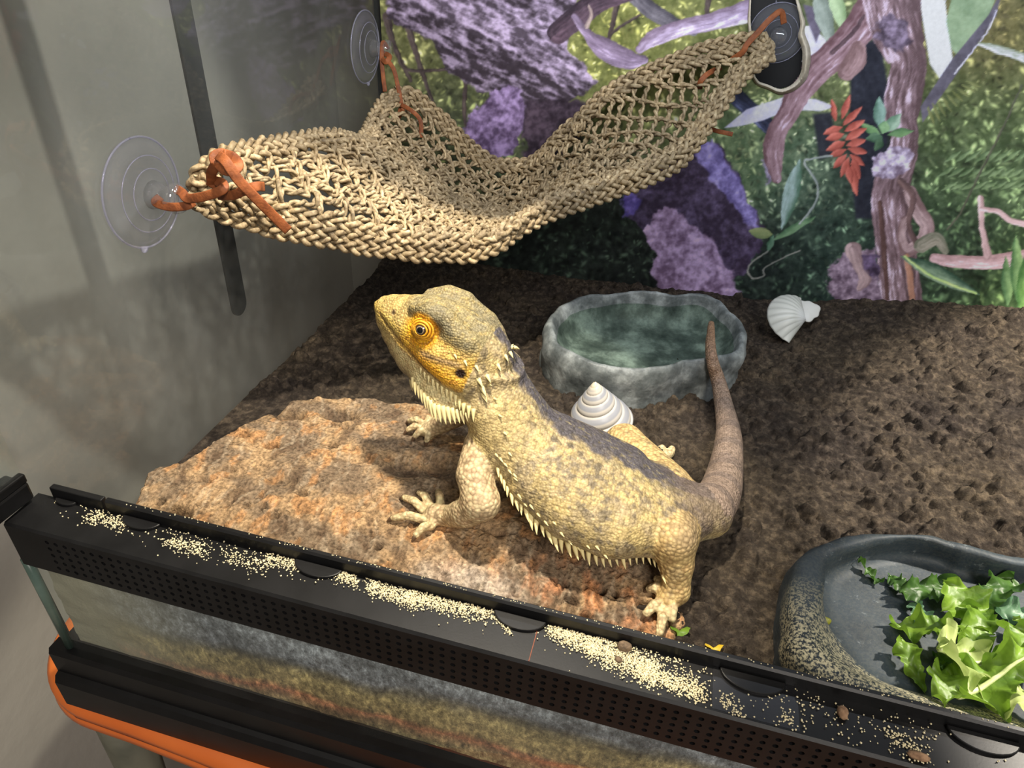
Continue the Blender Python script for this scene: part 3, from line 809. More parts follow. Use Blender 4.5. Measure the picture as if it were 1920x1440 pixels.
mesh_obj('soil_surface', np.stack([gX, gY, H], -1).reshape(-1, 3), gridf(len(SX), len(SY)), M['soil'], soil)['kind'] = 'stuff'
# layered face of the soil pressed against the front pane
m, nt, b = newmat('soil_section')
v = coords(nt); sep = N(nt, 'ShaderNodeSeparateXYZ'); nt.links.new(v, sep.inputs[0])
ad = N(nt, 'ShaderNodeMath', operation='ADD'); mu = N(nt, 'ShaderNodeMath', operation='MULTIPLY_ADD'); mu.inputs[1].default_value = 0.034; mu.inputs[2].default_value = -0.017
nt.links.new(noise(nt, v, 11, 5, 0.6), mu.inputs[0]); nt.links.new(mu.outputs[0], ad.inputs[0])
sx_ = N(nt, 'ShaderNodeMath', operation='MULTIPLY_ADD'); sx_.inputs[1].default_value = 0.055; sx_.inputs[2].default_value = -0.012
nt.links.new(sep.outputs[0], sx_.inputs[0])
a3 = N(nt, 'ShaderNodeMath', operation='SUBTRACT'); nt.links.new(sep.outputs[2], a3.inputs[0]); nt.links.new(sx_.outputs[0], a3.inputs[1])
sx2 = N(nt, 'ShaderNodeMath', operation='ADD'); nt.links.new(a3.outputs[0], sx2.inputs[0]); sx2.inputs[1].default_value = 0.0
nt.links.new(sx2.outputs[0], ad.inputs[1])
mr = N(nt, 'ShaderNodeMapRange'); mr.inputs[1].default_value = -0.108; mr.inputs[2].default_value = -0.028; nt.links.new(ad.outputs[0], mr.inputs[0])
lay = ramp(nt, mr.outputs[0], [(0.04, L3(150, 134, 96)), (0.15, L3(150, 118, 86)), (0.22, L3(176, 116, 84)), (0.29, L3(156, 134, 92)), (0.47, L3(164, 146, 102)), (0.56, L3(112, 104, 86)), (0.64, L3(128, 130, 136)), (0.84, L3(150, 154, 160)), (1.0, L3(140, 142, 144))])
gr = ramp(nt, noise(nt, coords(nt, (1, 1, 0.6)), 260, 6, 0.8), [(0.34, (0.12,) * 3), (0.52, (0.7,) * 3), (0.68, (1.7,) * 3)])
blot = ramp(nt, noise(nt, v, 26, 5, 0.6), [(0.36, (0.5,) * 3), (0.60, (1.15,) * 3)])
cc = mixc(nt, 1.0, mixc(nt, 1.0, mixc(nt, 1.0, lay, gr, 'MULTIPLY'), blot, 'MULTIPLY'), (1.45, 1.45, 1.45, 1), 'MULTIPLY')
pf = N(nt, 'ShaderNodeMapRange'); pf.inputs[1].default_value = 0.095; pf.inputs[2].default_value = 0.02; nt.links.new(sep.outputs[0], pf.inputs[0])
nt.links.new(mixc(nt, pf.outputs[0], cc, L3(150, 144, 124)), b.inputs['Base Color'])
b.inputs['Roughness'].default_value = 0.9
bump(nt, b, noise(nt, v, 420, 5, 0.7), 0.6, 0.001)
xs = np.linspace(0.0012, 0.8985, 320); zs = np.linspace(-0.118, 0.0, 50)
ax_, az_ = np.meshgrid(xs, zs, indexing='ij')
top = np.interp(xs, SX, H[:, 0])
az2 = -0.118 + (az_ + 0.118) / 0.118 * (top[:, None] + 0.118)
ay_ = -0.0155 + 0.0015 * (0.5 + fbm(ax_ * 90, az2 * 90, 4.4, 3))
mesh_obj('soil_section', np.stack([ax_, ay_, az2], -1).reshape(-1, 3), gridf(320, 50), m, soil)['kind'] = 'stuff'

# ------------------------------------------------------------------ cork bark slab
def poly_sd(px, py, P):
    P = np.asarray(P, float); Q = np.vstack([P, P[:1]]); ins = np.zeros(px.shape, bool); best = np.full(px.shape, 1e9)
    for i in range(len(P)):
        a, b_ = Q[i], Q[i + 1]; d = b_ - a
        t = np.clip(((px - a[0]) * d[0] + (py - a[1]) * d[1]) / (d @ d + 1e-12), 0, 1)
        best = np.minimum(best, np.hypot(px - a[0] - t * d[0], py - a[1] - t * d[1]))
        if a[1] != b_[1]: ins ^= ((a[1] > py) != (b_[1] > py)) & (px < d[0] * (py - a[1]) / d[1] + a[0])
    return np.where(ins, best, -best)


bo = [onz(x, y, -0.040)[:2] for x, y in ((254, 908), (268, 890), (300, 872), (345, 868), (400, 828), (470, 792), (520, 762), (560, 744), (604, 738), (680, 744), (760, 748), (830, 762), (930, 850), (1060, 950), (1180, 1000), (1262, 1060), (1292, 1120), (1300, 1170), (1262, 1230))]
bo += [np.array((0.30, 0.0035)), np.array((0.2, 0.004)), np.array((0.08, 0.0035)), np.array((0.02, 0.012))]
bo = np.array(bo)
bx = np.arange(0.0, 0.345, 0.00085); by = np.arange(0.002, 0.20, 0.00085)
gX, gY = np.meshgrid(bx, by, indexing='ij')
wx = gX + 0.0045 * fbm(gX * 60, gY * 60, 1.1, 3); wy = gY + 0.0045 * fbm(gX * 60, gY * 60, 7.1, 3)
wx = np.where(gY < 0.012, gX, wx); wy = np.where(gY < 0.012, gY, wy)
sd = poly_sd(wx, wy, bo)


def z_bark0(x, y):
    return -0.0315 - 0.9 * (y - 0.085) ** 2 - 0.30 * (x - 0.15) ** 2 + 0.0025 * fbm(x * 22, y * 22, 3.7, 2)


Z = z_bark0(gX, gY)
n1 = fbm(gX * 55, gY * 90, 5.0, 4); n2 = fbm(gX * 240, gY * 240, 6.0, 4); n3 = fbm(gX * 130, gY * 34, 9.0, 4)
ter = n3 * 6.0; ter = ter - np.floor(ter)
Z = Z + 0.0011 * n1 + 0.0009 * n2 + 0.0007 * ter * sst(0.10, 0.04, gY) + 0.0009 * sst(0.14, 0.2, n1) - 0.0022 * sst(-0.36, -0.44, fbm(gX * 70, gY * 70, 14.0, 3))
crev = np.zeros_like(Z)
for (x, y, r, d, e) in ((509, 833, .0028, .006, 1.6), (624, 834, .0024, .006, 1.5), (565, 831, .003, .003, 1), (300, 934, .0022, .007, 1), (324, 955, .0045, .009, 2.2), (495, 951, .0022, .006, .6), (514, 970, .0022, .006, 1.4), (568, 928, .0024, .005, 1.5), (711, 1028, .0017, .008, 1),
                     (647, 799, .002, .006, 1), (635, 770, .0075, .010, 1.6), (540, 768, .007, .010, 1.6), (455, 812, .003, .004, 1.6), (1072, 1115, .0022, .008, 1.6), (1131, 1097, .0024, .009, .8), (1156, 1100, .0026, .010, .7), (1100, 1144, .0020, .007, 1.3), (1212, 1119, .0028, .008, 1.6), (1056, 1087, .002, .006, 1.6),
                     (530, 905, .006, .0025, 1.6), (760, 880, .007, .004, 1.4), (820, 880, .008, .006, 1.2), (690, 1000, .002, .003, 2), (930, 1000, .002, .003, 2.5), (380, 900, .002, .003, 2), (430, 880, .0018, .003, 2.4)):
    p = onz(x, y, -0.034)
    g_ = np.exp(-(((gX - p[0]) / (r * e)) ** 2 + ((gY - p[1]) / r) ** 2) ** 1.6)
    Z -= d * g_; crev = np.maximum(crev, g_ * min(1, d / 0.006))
edge = np.clip(sd / 0.006, 0, 1)
Z = Z - 0.010 * (1 - edge) ** 2
Zlow = z_soil(gX, gY) - 0.012
Z = np.where(sd < 0, Zlow, Z)
cn = fbm(gX * 26, gY * 40, 2.0, 4); cn2 = fbm(gX * 90, gY * 60, 12.0, 4)
tan, gry, org, brn, pal = [lin(c) for c in ((170, 141, 105), (126, 108, 87), (178, 133, 88), (88, 70, 54), (184, 168, 143))]
col = gry * np.ones(Z.shape + (1,))
def mixv(c, a, t): return c * (1 - t[..., None]) + np.asarray(a) * t[..., None]
col = mixv(col, tan, sst(-0.15, 0.25, cn)); col = mixv(col, org, 0.85 * sst(0.12, 0.34, cn2 + 0.25 * cn)); col = mixv(col, brn, 0.7 * sst(-0.12, -0.42, cn2)); col = mixv(col, pal, 0.7 * sst(0.20, 0.42, fbm(gX * 40, gY * 60, 22.0, 3)) * sst(0.06, 0.02, gY))
pp = onz(880, 1100, -0.034); col = mixv(col, lin((196, 182, 166)), 0.8 * np.exp(-(((gX - pp[0]) / 0.03) ** 2 + ((gY - pp[1]) / 0.014) ** 2) ** 2))
pp = onz(1120, 1110, -0.034); col = mixv(col, lin((190, 126, 84)), 0.6 * np.exp(-(((gX - pp[0]) / 0.045) ** 2 + ((gY - pp[1]) / 0.02) ** 2) ** 2) * sst(-0.1, 0.2, cn2))
ln1 = fbm(gX * 300 + 3 * cn, gY * 46, 41.0, 3); ln2 = fbm(gX * 60, gY * 330 + 4 * cn, 43.0, 3); fr1 = sst(0.10, 0.05, gY + 0.03 * cn)
col = mixv(col, brn, 0.55 * fr1 * sst(0.05, 0.35, ln1)); col = mixv(col, brn * 1.1, 0.45 * (1 - fr1) * sst(0.08, 0.35, ln2)); col = mixv(col, pal, 0.35 * sst(0.1, 0.4, -ln1)); Z = np.where(sd > 0, Z - 0.0005 * fr1 * sst(0.05, 0.35, ln1) - 0.0004 * (1 - fr1) * sst(0.08, 0.35, ln2), Z)
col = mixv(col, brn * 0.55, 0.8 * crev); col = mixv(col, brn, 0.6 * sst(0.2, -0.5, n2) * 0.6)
ck1 = np.abs(fbm(gX * 34, gY * 52, 31.0, 4)); ck2 = np.abs(fbm(gX * 75, gY * 24, 37.0, 4)); crk = np.maximum(sst(0.030, 0.008, ck1) * sst(-0.1, 0.2, cn2 + 0.2), 0.8 * sst(0.028, 0.008, ck2) * sst(0.11, 0.05, gY))
Z = np.where(sd > 0, Z - 0.0012 * crk, Z); col = mixv(col, brn * 0.7, 0.6 * crk)
F = gridf(len(bx), len(by)); keep = (sd > -0.0016).ravel()
F = F[keep[F].all(1)]
used = np.unique(F); mp_ = np.full(Z.size, -1); mp_[used] = np.arange(len(used))
Vb = np.stack([gX, gY, Z], -1).reshape(-1, 3)[used]
M['bark'] = vmat('cork', 0.9, 520, 0.55, 0.9, 0.0014, 0.2)
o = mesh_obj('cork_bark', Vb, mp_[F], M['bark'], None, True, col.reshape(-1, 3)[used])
tag(o, 'weathered tan cork bark slab lying under the lizard', 'bark')
BZ = Z.copy()
def z_bark(x, y):
    i = int(np.clip(round((x - bx[0]) / 0.00085), 2, len(bx) - 3)); j = int(np.clip(round((y - by[0]) / 0.00085), 2, len(by) - 3))
    return float(np.percentile(BZ[i - 2:i + 3, j - 2:j + 3], 80)) if sd[i, j] > 0 else float(z_soil(x, y)) + 0.001

# ------------------------------------------------------------------ water bowl
def by_angle(P, c, n):
    """radius of the outline P about c at n even angles"""
    P = np.asarray(P); a = np.arctan2(P[:, 1] - c[1], P[:, 0] - c[0]); r = np.hypot(P[:, 1] - c[1], P[:, 0] - c[0])
    i = np.argsort(a); a = a[i]; r = r[i]
    q = spline(np.column_stack([np.concatenate([a - 2 * np.pi, a, a + 2 * np.pi]), np.concatenate([r, r, r])]), 1200)
    th = np.linspace(-np.pi, np.pi, n, endpoint=False)
    return th, np.interp(th, q[:, 0], q[:, 1])


wb = np.array([onz(x, y, -0.013)[:2] for x, y in ((1020, 604), (1040, 574), (1080, 556), (1130, 547), (1200, 543), (1262, 550), (1330, 548), (1372, 578), (1396, 606), (1402, 636), (1388, 662), (1340, 676), (1285, 680), (1225, 694), (1150, 692), (1075, 672), (1032, 642))])
wc = wb.mean(0); n = 220
th, rb = by_angle(wb, wc, n)
prof = [(0.0, -0.040), (0.25, -0.040), (0.5, -0.0395), (0.72, -0.038), (0.80, -0.034), (0.86, -0.026), (0.885, -0.019), (0.905, -0.0145), (0.93, -0.0125), (0.96, -0.0135), (0.985, -0.0175), (1.0, -0.023), (0.995, -0.029), (0.985, -0.033), (0.99, -0.038), (1.0, -0.044), (1.005, -0.050), (0.99, -0.056), (0.97, -0.066)]
V = []
for i in range(n):
    for (s_, z) in prof:
        V.append((wc[0] + rb[i] * s_ * math.cos(th[i]), wc[1] + rb[i] * s_ * math.sin(th[i]), z))
V = np.array(V).reshape(n, len(prof), 3)
rr_ = np.array([p[0] for p in prof]); ow = sst(0.6, 0.9, rr_)[None]
rimw = 0.0030 * fbm(np.cos(th) * 2.4, np.sin(th) * 2.4, 3.1, 3)
V[..., 2] += ow * rimw[:, None] + 0.0016 * ow * fbm(V[..., 0] * 60, V[..., 1] * 60, V[..., 2] * 60, 3)
dsp = ow * (0.0040 * fbm(V[..., 0] * 38, V[..., 1] * 38, V[..., 2] * 50 + 9, 3) + 0.0022 * np.abs(fbm(V[..., 0] * 26, V[..., 1] * 26, V[..., 2] * 90 + 3, 2)))
V[..., 0] += dsp * np.cos(th)[:, None]; V[..., 1] += dsp * np.sin(th)[:, None]
m, nt, b = newmat('grey_resin_rock')
v = coords(nt)
c = ramp(nt, noise(nt, v, 46, 5, 0.6), [(0.30, L3(58, 64, 65)), (0.48, L3(100, 106, 106)), (0.68, L3(162, 168, 167))])
c2 = ramp(nt, noise(nt, v, 300, 4, 0.6), [(0.3, (0.75,) * 3), (0.7, (1.15,) * 3)])
nt.links.new(mixc(nt, 1.0, c, c2, 'MULTIPLY'), b.inputs['Base Color']); b.inputs['Roughness'].default_value = 0.5
bump(nt, b, noise(nt, v, 260, 5, 0.6), 0.5, 0.0008)
M['resin'] = m
o = mesh_obj('water_bowl', V.reshape(-1, 3), gridf(n, len(prof), True), M['resin'])
tag(o, 'grey rock-shaped water bowl filled with water', 'bowl')
m, nt, b = newmat('water'); nt.nodes.remove(b)
out_ = nt.nodes['Material Output']; tr = N(nt, 'ShaderNodeBsdfTransparent', _Color=(0.72, 0.80, 0.73, 1)); gl = N(nt, 'ShaderNodeBsdfGlossy', _Roughness=0.04); fr = front_fresnel(nt, 1.5); mx = N(nt, 'ShaderNodeMixShader')
v = coords(nt); bp = N(nt, 'ShaderNodeBump', _Strength=0.2, _Distance=0.003); nt.links.new(noise(nt, v, 28, 3), bp.inputs['Height']); nt.links.new(bp.outputs[0], gl.inputs['Normal'])
nt.links.new(fr, mx.inputs[0]); nt.links.new(tr.outputs[0], mx.inputs[1]); nt.links.new(gl.outputs[0], mx.inputs[2]); nt.links.new(mx.outputs[0], out_.inputs[0])
V = [(wc[0] + rb[i] * s_ * math.cos(th[i]), wc[1] + rb[i] * s_ * math.sin(th[i]), -0.0225) for i in range(n) for s_ in (0.0, 0.4, 0.888)]
o = mesh_obj('water', V, gridf(n, 3, True), m)
tag(o, 'still greenish water standing in the grey bowl', 'water')

# ------------------------------------------------------------------ food dish
RZ, FZ = -0.012, -0.028
dc = np.array([0.485, 0.068]); n = 260
fl = [onz(x, y, FZ)[:2] for x, y in ((1553, 1082), (1617, 1054), (1753, 1052), (1800, 1073), (1920, 1100))] + [np.array(p) for p in ((0.555, 0.110), (0.585, 0.085), (0.585, 0.05), (0.54, 0.036))] + [onz(x, y, FZ)[:2] for x, y in ((1900, 1345), (1760, 1312), (1650, 1275), (1575, 1205), (1545, 1150))]
ri = [onz(x, y, RZ)[:2] for x, y in ((1553, 1047), (1590, 1030), (1633, 1018), (1733, 1013), (1813, 1034), (1920, 1060))] + [np.array(p) for p in ((0.56, 0.108), (0.592, 0.09), (0.60, 0.05), (0.575, 0.022), (0.50, 0.014), (0.44, 0.014))] + [onz(x, y, RZ)[:2] for x, y in ((1560, 1236), (1528, 1195), (1530, 1150), (1545, 1100))]
ro = [onz(x, y, RZ)[:2] for x, y in ((1502, 1040), (1555, 1016), (1613, 1000), (1690, 1003), (1747, 1002), (1800, 1016), (1920, 1044))] + [np.array(p) for p in ((0.565, 0.118), (0.605, 0.098), (0.613, 0.05), (0.588, 0.012), (0.50, 0.006), (0.44, 0.0065), (0.395, 0.012))] + [onz(x, y, RZ)[:2] for x, y in ((1490, 1215), (1486, 1150), (1488, 1080))]
th, r1 = by_angle(fl, dc, n); _, r2 = by_angle(ri, dc, n); _, r3 = by_angle(ro, dc, n)
fr_ = sst(-2.9, -2.2, th) * (1 - sst(-0.5, 0.0, th))            # the gentle front slope
V = np.zeros((n, 14, 3)); cs = np.stack([np.cos(th), np.sin(th)], -1)
rows = [(0.0 * r1, FZ), (0.5 * r1, FZ), (0.9 * r1, FZ), (r1, FZ + 0.0005), (r1 * .7 + r2 * .3, None), (r1 * .35 + r2 * .65, None), (r2, RZ), (r2 * .7 + r3 * .3, RZ + 0.001), (r2 * .3 + r3 * .7, RZ + 0.0008), (r3, RZ - 0.001), (r3 + 0.0012, RZ - 0.005), (r3 + 0.002, RZ - 0.012), (r3 + 0.0022, RZ - 0.022), (r3, RZ - 0.04)]
for k, (r_, z_) in enumerate(rows):
    V[:, k, :2] = dc + cs * r_[:, None]
    V[:, k, 2] = z_ if z_ is not None else (FZ + (RZ - FZ) * (0.3 if k == 4 else 0.66))
rimn = fbm(np.cos(th) * 3, np.sin(th) * 3, 6.6, 3)
V[:, 5:10, 2] += (0.0018 * rimn)[:, None]
wk = np.array([0, 0, 0, 0, .5, .8, .6, .5, .5, .8, 1, 1, 1, 1])
dsp = wk * 0.0022 * fbm(V[..., 0] * 60, V[..., 1] * 60, V[..., 2] * 60, 3)
V[..., :2] += dsp[..., None] * cs[:, None]
V[..., 1] = np.maximum(V[..., 1], 0.0045)
m, nt, b = newmat('slate_resin')
v = coords(nt)
c = ramp(nt, noise(nt, v, 30, 5, 0.6), [(0.3, L3(33, 41, 47)), (0.7, L3(54, 64, 71))])
sandm = ramp(nt, noise(nt, v, 700, 3, 0.7), [(0.45, (0, 0, 0)), (0.56, (1, 1, 1))])
sep = N(nt, 'ShaderNodeSeparateXYZ'); nt.links.new(v, sep.inputs[0])
geo = N(nt, 'ShaderNodeMapRange'); geo.inputs[1].default_value = 0.075; geo.inputs[2].default_value = 0.030; nt.links.new(sep.outputs[1], geo.inputs[0])
hz_ = N(nt, 'ShaderNodeMapRange'); hz_.inputs[1].default_value = -0.0272; hz_.inputs[2].default_value = -0.024; nt.links.new(sep.outputs[2], hz_.inputs[0])
mm = N(nt, 'ShaderNodeMath', operation='MULTIPLY'); nt.links.new(geo.outputs[0], mm.inputs[0]); nt.links.new(hz_.outputs[0], mm.inputs[1])
m2_ = N(nt, 'ShaderNodeMath', operation='MULTIPLY_ADD'); m2_.inputs[1].default_value = 0.95; m2_.inputs[2].default_value = 0.03; nt.links.new(mm.outputs[0], m2_.inputs[0])
m3_ = N(nt, 'ShaderNodeMath', operation='MULTIPLY'); nt.links.new(m2_.outputs[0], m3_.inputs[0]); nt.links.new(sandm, m3_.inputs[1])
wsp = ramp(nt, noise(nt, v, 140, 6, 0.75), [(0.60, (0, 0, 0)), (0.74, (0.5, 0.5, 0.5))])
nt.links.new(mixc(nt, m3_.outputs[0], mixc(nt, wsp, c, L3(150, 158, 160)), L3(186, 178, 146)), b.inputs['Base Color'])
b.inputs['Roughness'].default_value = 0.58; b.inputs['Specular IOR Level'].default_value = 0.3; bump(nt, b, noise(nt, v, 380, 4), 0.35, 0.0005)
o = mesh_obj('food_dish', V.reshape(-1, 3), gridf(n, 14, True), m)
tag(o, 'dark slate-coloured shallow food dish holding torn lettuce', 'dish')

# ---- torn lettuce leaves
def leafmat(name, a, b_, rough=0.45):
    m, nt, b = newmat(name); v = coords(nt)
    c = ramp(nt, noise(nt, v, 90, 4), [(0.3, a), (0.7, b_)])
    nt.links.new(c, b.inputs['Base Color']); b.inputs['Roughness'].default_value = rough
    vo = N(nt, 'ShaderNodeTexVoronoi', feature='DISTANCE_TO_EDGE', _Scale=190.0); nt.links.new(v, vo.inputs['Vector'])
    bump(nt, b, vo.outputs['Distance'], 0.35, 0.0012)
    tl = N(nt, 'ShaderNodeBsdfTranslucent'); nt.links.new(c, tl.inputs[0]); mx = N(nt, 'ShaderNodeMixShader', _Fac=0.35)
    nt.links.new(b.outputs[0], mx.inputs[1]); nt.links.new(tl.outputs[0], mx.inputs[2]); nt.links.new(mx.outputs[0], nt.nodes['Material Output'].inputs[0])
    return m
LM = {'b': leafmat('lettuce_bright', L3(82, 118, 32), L3(134, 168, 58)), 'd': leafmat('lettuce_dark', L3(44, 76, 30), L3(82, 120, 48)), 'p': leafmat('lettuce_pale', L3(156, 178, 96), L3(200, 212, 140)), 'c': leafmat('lettuce_cool', L3(70, 112, 84), L3(120, 156, 118))}
M['rib'] = pmat('leaf_rib', L3(186, 200, 130), L3(212, 222, 160), 60, 0.4)
lrng = np.random.default_rng(33)
LT = [(1630, 1070, .011, .35, 'd', 'narrow dark green scrap near the dish back wall'), (1685, 1095, .010, .6, 'd', 'small dark green curled scrap between wall and leaf pile'), (1737, 1112, .021, .6, 'd', 'dark green folded leaf piece with a pointed tip'),
      (1727, 1158, .011, .9, 'c', 'small bluish green wet scrap beside the pile'), (1800, 1150, .019, .9, 'b', 'bright ruffled leaf piece with a tall frilled edge'), (1868, 1114, .020, .7, 'd', 'dark green leaf piece near the dish wall'),
      (1905, 1150, .016, .6, 'c', 'bluish green rolled leaf by the dark leaf'), (1735, 1192, .021, .55, 'b', 'bright frilled leaf piece reaching towards the empty dish side'), (1818, 1190, .019, .9, 'b', 'yellow-green leaf standing in the middle of the pile'),
      (1708, 1250, .016, .5, 'b', 'narrow bright leaf strip hanging over dark floor'), (1762, 1292, .019, .55, 'b', 'bright leaf with jagged tip near the sandy slope'), (1802, 1252, .024, .85, 'p', 'pale glistening wet leaf in the pile'),
      (1852, 1292, .029, .7, 'b', 'largest flat yellow-green leaf with a thick rib'), (1896, 1248, .025, .8, 'b', 'broad bright leaf overlapping the largest one'), (1908, 1328, .022, .9, 'p', 'pale green leaf resting on the sandy dish slope'), (1768, 1240, .010, .7, 'd', 'tiny dark scrap tucked under the pale leaf'),
      (1925, 1195, .012, .8, 'b', 'small bright curl behind the broad leaf')]
for k, (x, y, L_, asp, mt, lab) in enumerate(LT):
    p = onz(x, y, FZ + 0.004); nu, nv_ = 46, 15
    u = np.linspace(-1, 1, nu)[:, None]; w_ = np.linspace(-1, 1, nv_)[None]
    ph = lrng.uniform(0, 6.28, 4)
    half = (1 - np.abs(u) ** 2.6) ** 0.6 * (0.75 + 0.22 * np.sin(u * 3 + ph[0])) * (1 + 0.12 * np.sin(u * 9 + ph[1]) + 0.08 * np.sin(u * 23 + ph[2]))
    X_ = u * np.ones_like(w_) + 0.08 * np.sin(w_ * 4 + ph[3]); Y_ = half * w_ * asp
    e_ = np.abs(w_) ** 1.7 * np.ones_like(u)
    Z_ = 0.22 * e_ * np.sin(u * 7.5 + ph[0] + w_ * 1.2) + 0.12 * e_ * np.sin(u * 16 + ph[1]) + 0.20 * w_ ** 2 * lrng.uniform(0.2, 1.2) + 0.16 * np.sin(u * 2.4 + ph[2]) + 0.05 * fbm(u * 4 + k, w_ * 4 + 0 * u, 1.0, 2)
    P = np.stack([X_, Y_ + 0 * u, Z_], -1).reshape(-1, 3) * L_ * 0.76
    a = lrng.uniform(0, 6.28) if k not in (9, 12) else (1.9 if k == 9 else 0.5); ti = lrng.uniform(-0.35, 0.35); tj = lrng.uniform(-0.3, 0.3)
    Rm = np.array(Matrix.Rotation(a, 3, 'Z') @ Matrix.Rotation(ti, 3, 'X') @ Matrix.Rotation(tj, 3, 'Y'))
    P = P @ Rm.T
    lift = 0.0006 + 0.0028 * (k in (4, 8, 11, 12, 13)) + 0.0012 * (k % 3)
    base_ = np.array([p[0], p[1], FZ + lift - P[:, 2].min() * 0.92])
    P = P + base_
    if k in (11, 12, 13):
        rt = thing('lettuce_leaf', 'torn lettuce: ' + lab, 'lettuce', group='torn lettuce in the food dish')
        mesh_obj('blade', P, gridf(nu, nv_), LM[mt], rt)
        mid = P.reshape(nu, nv_, 3)[2:-2, nv_ // 2] + np.array([0, 0, 0.0004])
        mb = MB(); mb.tube(mid, np.linspace(0.0016, 0.0005, len(mid)), 6); mb.build('rib', M['rib'], rt, True)
    else:
        tag(mesh_obj('lettuce_leaf', P, gridf(nu, nv_), LM[mt]), 'torn lettuce: ' + lab, 'lettuce', 'torn lettuce in the food dish')

# ------------------------------------------------------------------ shells
m, nt, b = newmat('shell_white'); v = coords(nt)
a_ = N(nt, 'ShaderNodeAttribute', attribute_name='Col'); nt.links.new(a_.outputs['Color'], b.inputs['Base Color']); b.inputs['Roughness'].default_value = 0.38
bump(nt, b, noise(nt, v, 500, 4), 0.15, 0.0004); M['shell'] = m
sb_ = np.array([0.2615, 0.2145, -0.0515]); ap = ony(1115, 716, 0.2085)
ax = ap - sb_; Hs = np.linalg.norm(ax); ax /= Hs
s1 = np.cross(ax, (0, 1, 0)); s1 /= np.linalg.norm(s1); s2 = np.cross(ax, s1)
nt_, nh = 96, 120
thv = np.linspace(0, 2 * np.pi, nt_, endpoint=False)[:, None]; tv = np.linspace(0, 1, nh)[None]
phs = 6.6 * (1 - (1 - tv) ** 0.62) * 1.0 - thv / (2 * np.pi)
fr2 = phs - np.floor(phs)
bul = np.sin(np.pi * np.clip(fr2, 0, 1)) ** 0.55
hh = tv * Hs * np.ones_like(thv)
Rb = 0.0265 * (1 - tv) ** 0.93 * sst(-0.02, 0.09, tv) * 1.0 + 0.0004
Rr = Rb * (0.90 + 0.13 * bul)
P = sb_ + hh[..., None] * ax + (Rr * np.cos(thv))[..., None] * s1 + (Rr * np.sin(thv))[..., None] * s2
band = np.clip(sst(0.42, 0.56, fr2) * (1 - sst(0.80, 0.97, fr2)), 0, 1)
cs_ = lin((196, 191, 182)) * (1 - band[..., None]) + lin((150, 152, 158)) * band[..., None]
tip = sst(0.8, 1.0, tv)[..., None] * np.ones_like(cs_); cs_ = cs_ * (1 - tip) + lin((232, 218, 190)) * tip
o = mesh_obj('cone_shell', P.reshape(-1, 3), gridf(nt_, nh, True), M['shell'], None, True, cs_.reshape(-1, 3))
tag(o, 'white cone-shaped spiral sea shell with grey bands standing on soil', 'shell')
# cockle valve
cu = onz(1508, 604, -0.026); na, nr = 150, 34
aa = np.linspace(0.25, 2.75, na)[:, None]; rv = np.linspace(0, 1, nr)[None]
rad = 0.0295 * (1 - 0.22 * np.cos(aa * 2.0 + 0.4) * 0.6) * (1 - 0.10 * (np.abs(aa - 1.3) / 1.45) ** 4)
rib = np.abs(np.sin(aa * 13)) ** 0.7
lx = -rad * rv * np.cos(aa - 1.05); ly = rad * rv * np.sin(aa - 1.05); lz = 0.0125 * np.sin(np.pi * np.clip(rv * 0.88 + 0.08, 0, 1)) ** 0.8 * np.clip(np.sin((aa - 0.25) / 2.5 * np.pi), 0, 1) ** 0.6 + 0.0007 * rib * rv
u1 = np.array([0.93, 0.36, 0.05]); u1 /= np.linalg.norm(u1); u3 = np.array([0.10, -0.52, 0.85]); u3 -= u1 * (u3 @ u1); u3 /= np.linalg.norm(u3); u2 = np.cross(u3, u1)
P = cu + lx[..., None] * u1 + ly[..., None] * u2 + lz[..., None] * u3
cc_ = lin((206, 208, 200)) * (0.70 + 0.30 * rib)[..., None] * np.ones((na, nr, 1)); sm = sst(0.45, 0.15, rv) * np.ones_like(aa)
cc_ = cc_ * (1 - sm[..., None]) + lin((222, 224, 222)) * sm[..., None]
ck = thing('cockle_shell', 'white ribbed cockle shell lying on the soil by the poster', 'shell')
o = mesh_obj('ribbed_valve', P.reshape(-1, 3), gridf(na, nr), M['shell'], ck, True, cc_.reshape(-1, 3))
sol = o.modifiers.new('thick', 'SOLIDIFY'); sol.thickness = 0.0012; sol.offset = -1
c2_ = onz(1512, 582, -0.024); n = 40
aa = np.linspace(0, 2 * np.pi, n, endpoint=False)[:, None]; rv = np.linspace(0, 1, 12)[None]
R_ = 0.0100 * (1 + 0.10 * np.sin(aa * 3 + 1) + 0.06 * np.sin(aa * 7))
P = c2_ + (R_ * rv * np.cos(aa) * 1.15)[..., None] * u1 + (R_ * rv * np.sin(aa))[..., None] * u2 + (0.0022 * (1 - rv ** 2) - 0.001 + 0 * aa)[..., None] * u3
o = mesh_obj('broken_hinge', P.reshape(-1, 3), gridf(n, 12, True), M['shell'], ck, True, np.broadcast_to(lin((216, 216, 210)), (n * 12, 3)))
sol = o.modifiers.new('thick', 'SOLIDIFY'); sol.thickness = 0.0012; sol.offset = -1

